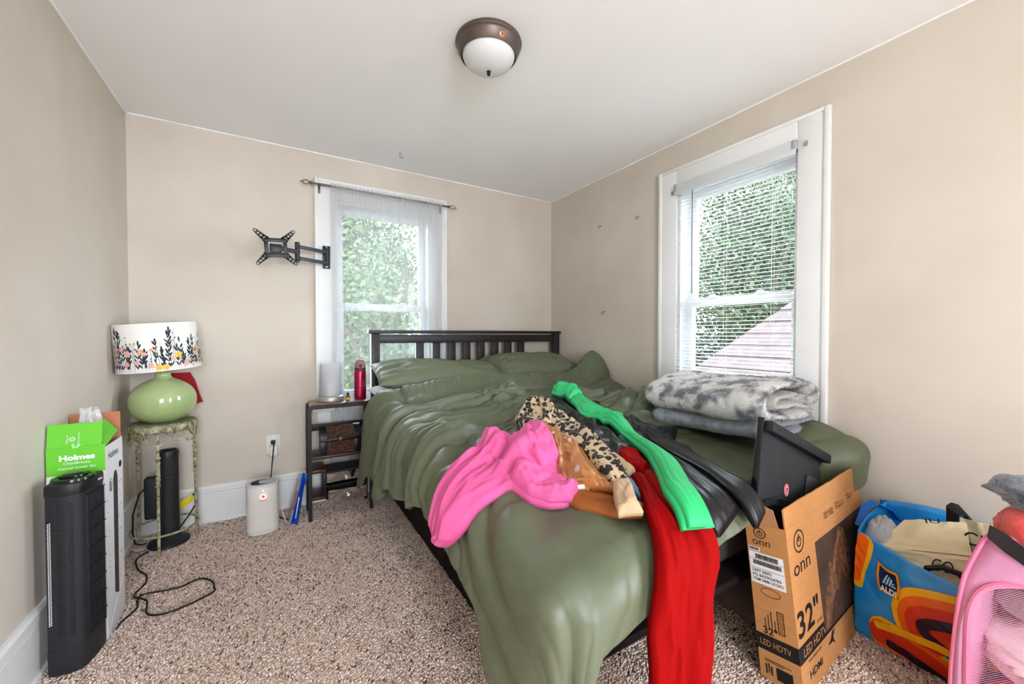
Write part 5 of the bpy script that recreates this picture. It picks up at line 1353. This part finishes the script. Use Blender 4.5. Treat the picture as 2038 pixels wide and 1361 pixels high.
# store badge
def badge(sc, o, mt, nm):
    c0 = np.array((.123, .725)); pts = [(-.037, .125), (0, .095), (.037, .125), (.040, 0), (.034, -.13), (0, -.105), (-.034, -.13), (-.040, 0)]
    loop_print([tuple(c0+np.array(p)*sc) for p in pts], o, mt, nm)
badge(1.0, .0046, ora, 'badge'); badge(.90, .0054, yel, 'badge'); badge(.80, .0062, mat('badge_navy', (22,32,74), .4), 'badge')
c_ = bagP(np.array(.101), np.array(.615), .0072); cx_ = bagP(np.array(.147), np.array(.625), .0072); cu_ = bagP(np.array(.101), np.array(.8), .0072)
LFm = frame(c_, Vector(cx_)-Vector(c_), Vector(cu_)-Vector(c_))
lettering('ALDI', LFm @ Matrix.Translation((0, 0, .010)), .043, M['paper'], t, .020, bold=.03)
icm = mat('badge_ice', (150,206,236), .4)
part('badge_emblem', flat([[(.006+.0085*k, .028), (.011+.0085*k, .028), (.022+.0055*k, .060-.004*k), (.018+.0055*k, .060-.004*k)] for k in range(3)]+[rect(.030, .028+.008*k, .042-.004*k, .032+.008*k) for k in range(3)], LFm @ Matrix.Translation((0, 0, .010))), icm, t)
for s0, s1 in ((.03, .12),):
    pass
hd = MB(); hp = [(1.86, .60, .36), (1.90, .595, .42), (1.95, .585, .435), (2.02, .56, .40), (2.04, .54, .36)]
P = np.array([[(p[0], p[1]-.018, p[2]) for p in hp], [(p[0], p[1]+.006, p[2]+.004) for p in hp]])
part('handle', MB().shell(P, P+np.array([.003, 0, .003])), mat('bag_handle_blue', (20,96,190), .35), t)

# contents of the bag: canvas totes and a plastic carrier
M['canvas'] = mat('cream_canvas', (230,216,182), .8, bump=.2, bscale=20, rgb2=(216,200,162), vscale=5); M['strap'] = mat('black_webbing', (30,26,26), .7)
def slab(c, n=18, amp=.01, seed=1, th=.012):
    """crumpled cloth panel from four corners"""
    c = np.array(c, float); u, v = np.meshgrid(np.linspace(0, 1, n), np.linspace(0, 1, n), indexing='ij'); u = u[..., None]; v = v[..., None]
    P = (c[0]*(1-u)+c[1]*u)*(1-v)+(c[3]*(1-u)+c[2]*u)*v
    nr = np.cross(c[1]-c[0], c[3]-c[0]); nr /= np.linalg.norm(nr)
    P = P+nr*(amp*(fbm(u*3, v*3, seed)+.7*ridge(u*5+v*2, v*4, seed+1)**2))
    return MB().shell(P, P-nr*th)
t2 = thing('canvas_tote', 'folded cream canvas tote with black lettering stuffed in the blue bag', 'bag', (1.9, .42, .25), 'cream totes in the shopping bag')
part('panel', slab([(1.79, .54, .33), (1.82, .31, .40), (1.89, .335, .475), (1.87, .47, .43)], 20, .010, 3), M['canvas'], t2, 60)
part('panel', slab([(1.775, .50, .30), (1.78, .30, .30), (1.82, .31, .395), (1.80, .50, .34)], 18, .008, 5), M['canvas'], t2, 60)
F1 = frame((1.787, .385, .318), (.0, -.2, .03), (.04, 0, .09))
lettering('CO', F1 @ Matrix.Translation((0, .008, .014)), .048, M['ink'], t2, .036)
P = [(1.775, .395, .305), (1.762, .39, .338), (1.770, .36, .352), (1.785, .325, .345), (1.79, .30, .31)]
part('handle', MB().tube(P, .009, 6), M['strap'], t2)
F2 = frame((1.872, .455, .438), (.02, -.14, .042), (-.02, .01, .06))
lettering('JU', F2 @ Matrix.Translation((.03, -.006, .012)), .040, M['ink'], t2, .022)
t3 = thing('canvas_tote', 'cream canvas tote standing behind with wide black strap at the wall', 'bag', (1.95, .33, .25), 'cream totes in the shopping bag')
part('panel', slab([(1.90, .36, .30), (1.88, .20, .30), (1.90, .26, .485), (1.92, .365, .475)], 20, .008, 8), M['canvas'], t3, 60)
part('panel', slab([(1.84, .32, .29), (1.83, .20, .29), (1.86, .22, .40), (1.87, .315, .415)], 16, .008, 9), M['canvas'], t3, 60)
F3 = frame((1.868, .332, .418), (-.01, -.1, .0), (.015, 0, .1))
lettering('CHI', F3 @ Matrix.Translation((.002, .0, .016)), .075, M['ink'], t3, .040)
P = np.array([[(1.93, .385, .44), (1.925, .385, .50), (1.93, .375, .512), (1.94, .36, .508), (1.95, .345, .455)], [(1.905, .35, .44), (1.90, .35, .485), (1.91, .335, .488), (1.92, .325, .475), (1.93, .315, .44)]])
part('strap', MB().shell(P, P+np.array([.003, 0, .003])), M['strap'], t3)
u, v = np.meshgrid(np.linspace(0, 2*np.pi, 30), np.linspace(.02, np.pi/2, 14), indexing='ij')
rr_ = 1+.16*ridge(u*2, v*4, 15)+.10*fbm(u*3, v*5, 17)
P = np.stack([1.86+.055*rr_*np.cos(u)*np.sin(v), .525+.045*rr_*np.sin(u)*np.sin(v), .33+.085*rr_*np.cos(v)], -1)
single('carrier_bag', MB().grid(P), mat('translucent_carrier', (206,206,210), .3, trans=.3, ior=1.1), 'crumpled translucent plastic carrier in the corner of the blue bag', 'plastic bag', angle=40)

# ------------------------------------------------------------------ pink mesh laundry hamper
t = thing('laundry_hamper', 'pink mesh pop-up laundry hamper overflowing with fleece', 'hamper', (1.7, .1, 0))
net = bpy.data.materials.new('pink_netting'); net.use_nodes = True
nt = net.node_tree; b = nt.nodes['Principled BSDF']; b.inputs['Base Color'].default_value = (*lin((236,168,190)), 1); b.inputs['Roughness'].default_value = .6
tc = nt.nodes.new('ShaderNodeTexCoord'); xyz = nt.nodes.new('ShaderNodeSeparateXYZ'); nt.links.new(tc.outputs['Object'], xyz.inputs[0])
def nmath(op, a, b_=None):
    n = nt.nodes.new('ShaderNodeMath'); n.operation = op
    for i, s in enumerate((a, b_)):
        if s is None: continue
        if isinstance(s, (int, float)): n.inputs[i].default_value = s
        else: nt.links.new(s, n.inputs[i])
    return n.outputs[0]
diag = nmath('ADD', xyz.outputs[1], xyz.outputs[2]); anti = nmath('SUBTRACT', xyz.outputs[1], xyz.outputs[2])
hole = nmath('MULTIPLY', nmath('ABSOLUTE', nmath('SINE', nmath('MULTIPLY', diag, 560))), nmath('ABSOLUTE', nmath('SINE', nmath('MULTIPLY', anti, 560))))
nt.links.new(nmath('LESS_THAN', hole, .12), b.inputs['Alpha'])
M['hpink'] = mat('pink_nylon', (232,122,160), .5, bump=.2, bscale=20, rgb2=(240,140,174), vscale=8); M['hpink2'] = mat('pale_pink_nylon', (224,160,192), .45, bump=.3, bscale=14, rgb2=(206,140,180), vscale=6)
HX = 1.52
def hp(y, z, o=0.0): return (HX-o+.10*(.5-z)*0+.02*math.sin((y+.1)*8), y, z)
hw0, hw1 = -.16, .272
arch = [(.258, .012), (.262, .2), (.262, .36), (.250, .425), (.222, .462), (.18, .478), (.05, .487), (-.10, .487), (-.15, .46), (-.155, .3), (-.155, .012)]
ar = resample(arch, 60)
P = []
for k in np.linspace(0, 1, 14):
    c = np.array((.05, .012)); q = c+(ar-c)*k; P.append([hp(p[0], p[1]) for p in q])
part('mesh_window', MB().grid(np.array(P)), net, t, 180)
part('arch_binding', MB().tube([hp(p[0], p[1], .004) for p in ar], .0075, 8), M['hpink'], t)
edge = [(.292, .012), (.290, .2), (.283, .33), (.272, .452), (.235, .578), (.225, .590), (.10, .53), (-.02, .525), (-.16, .56)]
er = resample(edge, 60); P = np.array([[hp(a[0], a[1], .0) for a in ar], [(HX+.008+.02*math.sin((e_[0]+.1)*8), e_[0], e_[1]) for e_ in er]])
G = np.array([P[0]*(1-k)+P[1]*k+np.array([-.010*math.sin(math.pi*k), 0, 0]) for k in np.linspace(0, 1, 8)])
part('front_panel', MB().shell(G, G+np.array([.003, 0, 0])), M['hpink2'], t, 180)
part('frame_wire', MB().tube([(HX+.006+.02*math.sin((e_[0]+.1)*8), e_[0], e_[1]) for e_ in er], .005, 8), M['hpink'], t)
G = np.array([[(HX+.012+.30*k, .292-.02*math.sin(math.pi*k)-.05*z, .012+z*.47) for z in np.linspace(0, 1, 14)] for k in np.linspace(0, 1, 14)])
part('side_panel', MB().shell(G, G-np.array([0, .003, 0])), M['hpink2'], t, 180)
G = np.array([[(1.83, .28-.44*k, .012+z*.44) for z in np.linspace(0, 1, 10)] for k in np.linspace(0, 1, 10)])
part('back_panel', MB().shell(G, G+np.array([.003, 0, 0])), M['hpink2'], t, 180)
part('bottom', MB().box((1.54, -.15, .012), (1.825, .27, .016)), M['hpink'], t)
P = np.array([[(1.512, .232, .572), (1.520, .205, .545), (1.525, .16, .515), (1.525, .06, .498)], [(1.512, .228, .604), (1.517, .20, .588), (1.522, .155, .552), (1.522, .06, .525)]])
part('carry_strap', MB().shell(P, P+np.array([.005, 0, 0])), M['strap'], t)
def heap(c, r, seed, amp=.16, n=40, k=28):
    u, v = np.meshgrid(np.linspace(0, 2*np.pi, n, endpoint=False), np.linspace(.001, np.pi-.001, k), indexing='ij')
    cu, su = np.cos(u), np.sin(u); d = 1+amp*(fbm(cu*1.6+su*2.1+seed, v*2.2+su, seed)+.8*ridge(cu*2+v*1.7+seed, su*2, seed+1)**2)
    P = np.stack([c[0]+r[0]*d*cu*np.sin(v), c[1]+r[1]*d*su*np.sin(v), c[2]+r[2]*d*np.cos(v)], -1)
    return MB().grid(P, cu=True)
M['coral'] = plush('coral_fleece', (226,76,70), (244,104,92), 20, (.3, .7)); M['grey_fleece'] = plush('charcoal_fleece', (96,98,106), (132,134,140), 26, (.3, .7))
def fleece(name, mb, mt, n, ln, label, cat, seed):
    V = np.array(mb.v); tt = thing(name, label, cat, (V[:, 0].mean(), V[:, 1].mean(), V[:, 2].min()), 'laundry in the pink hamper')
    part('body', mb, mt, tt, 180); fuzz_part(mb, n, ln, mt, tt, seed)
fleece('coral_throw', heap((1.60, .138, .588), (.070, .095, .066), 4, .10), M['coral'], 14000, .009, 'fluffy coral fleece throw on top of the pink hamper', 'blanket', 21)
fleece('grey_throw', heap((1.62, .125, .680), (.09, .112, .036), 9, .22), M['grey_fleece'], 12000, .008, 'grey fleece bundle on top of the coral throw', 'blanket', 22)
G2 = 'laundry in the pink hamper'
single('pink_towel', heap((1.67, .12, .26), (.10, .145, .085), 14, .22), mat('pale_pink_cotton', (234,208,214), .85, bump=.2, bscale=30), 'pale pink crumpled towel behind the hamper netting', 'towel', G2, 180)
single('rose_shirt', heap((1.66, .09, .115), (.10, .15, .075), 17, .16), mat('rose_cotton', (238,70,110), .8, bump=.15, bscale=30), 'hot rose shirt at the bottom of the hamper', 'shirt', G2, 180)
single('grey_shirt', heap((1.68, .10, .40), (.11, .15, .065), 23, .14), mat('grey_cotton', (150,144,150), .85, bump=.2, bscale=40), 'heather grey shirt high behind the hamper netting', 'shirt', G2, 180)
single('brown_wrap', heap((1.665, .12, .465), (.12, .135, .036), 29, .12), mat('brown_cotton', (62,36,40), .8), 'dark brown cloth tucked under the coral throw', 'cloth', G2, 180)
# crumpled white sock on the carpet under the bed
single('crumpled_tissue', heap((1.335, .872, .024), (.045, .026, .013), 33, .3, 30, 18), mat('white_cotton', (206,206,206), .85), 'crumpled white tissue on the carpet beside the red leggings', 'tissue', None, 60)

# ------------------------------------------------------------------ outside: trees, a neighbouring roof, ground
gz = -3.0
struct('ground_outside', MB().box((-30, 3.4, gz-.1), (40, 40, gz)).box((2.6, -20, gz-.1), (40, 3.4, gz)), mat('lawn', (92,104,70), .95, rgb2=(70,84,50), vscale=.8))
M['bark'] = mat('bark', (70,58,48), .9, bump=.4, bscale=20)
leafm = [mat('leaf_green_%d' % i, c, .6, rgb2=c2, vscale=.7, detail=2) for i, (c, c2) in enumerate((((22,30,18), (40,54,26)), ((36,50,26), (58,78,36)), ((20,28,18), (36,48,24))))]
def tree(loc, h, r, label, mi, n, seed, leaf=.16):
    r3 = np.random.RandomState(seed); x, y = loc
    t = thing('leafy_tree', label, 'tree', (x, y, gz), 'trees outside the windows')
    m = MB().tube([(x, y, gz-.02), (x+.1, y, gz+h*.3), (x, y+.1, gz+h*.62)], [.22, .17, .09], 9)
    for k in range(6):
        a = k*1.05+seed; m.tube([(x, y, gz+h*(.35+.05*k)), (x+r*.5*math.cos(a), y+r*.5*math.sin(a), gz+h*(.55+.05*k)), (x+r*.8*math.cos(a), y+r*.8*math.sin(a), gz+h*(.66+.05*k))], [.09, .05, .02], 6)
    part('trunk', m, M['bark'], t)
    d = r3.normal(0, 1, (n, 3)); d /= np.linalg.norm(d, axis=1, keepdims=True)
    cl = 1+.30*np.sin(d[:, 0]*5+seed)*np.sin(d[:, 1]*6)*np.sin(d[:, 2]*5+1)
    rad = (r3.rand(n)**.38*cl)[:, None]; p = d*rad*np.array([r, r, h*.42])+np.array([x, y, gz+h*.60])
    e1 = r3.normal(0, 1, (n, 3)); e1 /= np.linalg.norm(e1, axis=1, keepdims=True); e2 = np.cross(e1, r3.normal(0, 1, (n, 3))); e2 /= np.linalg.norm(e2, axis=1, keepdims=True)
    L = leaf*r3.uniform(.6, 1.2, (n, 1)); Wd = L*.42
    Q = np.stack([p-e1*L/2, p+e2*Wd/2, p+e1*L/2, p-e2*Wd/2], 1).reshape(-1, 3)
    mb = MB(); mb.v = Q.tolist(); mb.f = [(4*i, 4*i+1, 4*i+2, 4*i+3) for i in range(n)]
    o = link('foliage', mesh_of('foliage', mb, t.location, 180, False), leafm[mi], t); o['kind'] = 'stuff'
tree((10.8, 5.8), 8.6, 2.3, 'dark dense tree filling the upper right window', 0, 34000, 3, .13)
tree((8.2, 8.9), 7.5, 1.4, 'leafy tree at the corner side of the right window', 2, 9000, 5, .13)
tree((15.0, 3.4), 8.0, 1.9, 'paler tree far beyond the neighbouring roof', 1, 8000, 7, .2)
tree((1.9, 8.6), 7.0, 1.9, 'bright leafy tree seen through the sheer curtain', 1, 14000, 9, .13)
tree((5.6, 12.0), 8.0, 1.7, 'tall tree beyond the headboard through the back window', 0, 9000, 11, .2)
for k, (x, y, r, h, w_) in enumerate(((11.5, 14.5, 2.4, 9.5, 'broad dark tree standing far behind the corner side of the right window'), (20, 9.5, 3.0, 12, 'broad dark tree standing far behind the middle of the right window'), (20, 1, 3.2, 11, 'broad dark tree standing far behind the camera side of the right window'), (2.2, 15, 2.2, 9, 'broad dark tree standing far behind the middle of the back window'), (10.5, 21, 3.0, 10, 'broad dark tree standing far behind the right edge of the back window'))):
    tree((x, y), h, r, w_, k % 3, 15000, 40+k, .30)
t = thing('neighbour_house', 'neighbouring house with pinkish shingle roof below the right window', 'house', (6.6, 2.8, gz))
M['shingle'] = mat('pink_brown_shingle', (62,50,49), .9, rgb2=(46,38,38), vscale=6, bump=.2, bscale=30)
# roof slope falling towards the window, its verge runs down to the left
e0, e1_, e2_, e3_ = Vector((5.0, 4.75, -.35)), Vector((5.0, .8, -.35)), Vector((7.8, .8, 2.35)), Vector((7.8, 2.45, 2.35))
part('roof_deck', MB().add([e0, e1_, e2_, e3_, e0+Vector((.1, 0, -.15)), e1_+Vector((.1, 0, -.15)), e2_+Vector((.1, 0, -.15)), e3_+Vector((.1, 0, -.15))], [(0, 1, 2, 3), (7, 6, 5, 4), (0, 4, 5, 1), (1, 5, 6, 2), (2, 6, 7, 3), (3, 7, 4, 0)]), mat('roof_felt', (36,30,30), .9), t)
nr_ = (e1_-e0).cross(e3_-e0).normalized(); nr_ = nr_ if nr_.z > 0 else -nr_
for k in range(15):
    u0, u1 = k/15, (k+1.12)/15; u1 = min(u1, 1)
    a, b_ = e0.lerp(e3_, u0)+nr_*.035, e1_.lerp(e2_, u0)+nr_*.035; c, d = e1_.lerp(e2_, u1)+nr_*.012, e0.lerp(e3_, u1)+nr_*.012
    part('shingle_course', MB().add([a, b_, c, d, a-nr_*.02, b_-nr_*.02], [(0, 1, 2, 3), (0, 4, 5, 1)]), M['shingle'], t)
part('wall', MB().box((5.25, .85, gz), (7.7, 4.1, -.55)), mat('siding', (120,116,112), .8), t)
t = thing('porch_house', 'pale house with dark porch behind the neighbouring roof', 'house', (14.5, 9.4, gz))
part('wall', MB().box((13.0, 7.5, gz), (16, 11.4, -.2)), mat('pale_siding', (110,112,116), .8), t)
part('roof', MB().prism([(7.2, -.25), (11.7, -.25), (9.45, 1.0)], 12.7, 16.2, (1, 2, 0)), mat('grey_roof', (80,80,86), .9), t)
for y in (8.0, 9.1, 10.2): part('window', MB().box((12.96, y, -1.6), (13.01, y+.7, -.7)), mat('dark_pane', (40,46,54), .2), t)
t = thing('garden_house', 'pale neighbouring house seen beyond the back garden trees', 'house', (4.3, 19.5, gz))
part('wall', MB().box((2.2, 18, gz), (6.5, 21, -.3)), mat('white_siding', (120,120,124), .8), t)
part('roof', MB().prism([(1.9, -.35), (6.8, -.35), (4.35, 1.6)], 17.7, 21.3, (0, 2, 1)), mat('slate_roof', (84,86,92), .9), t)
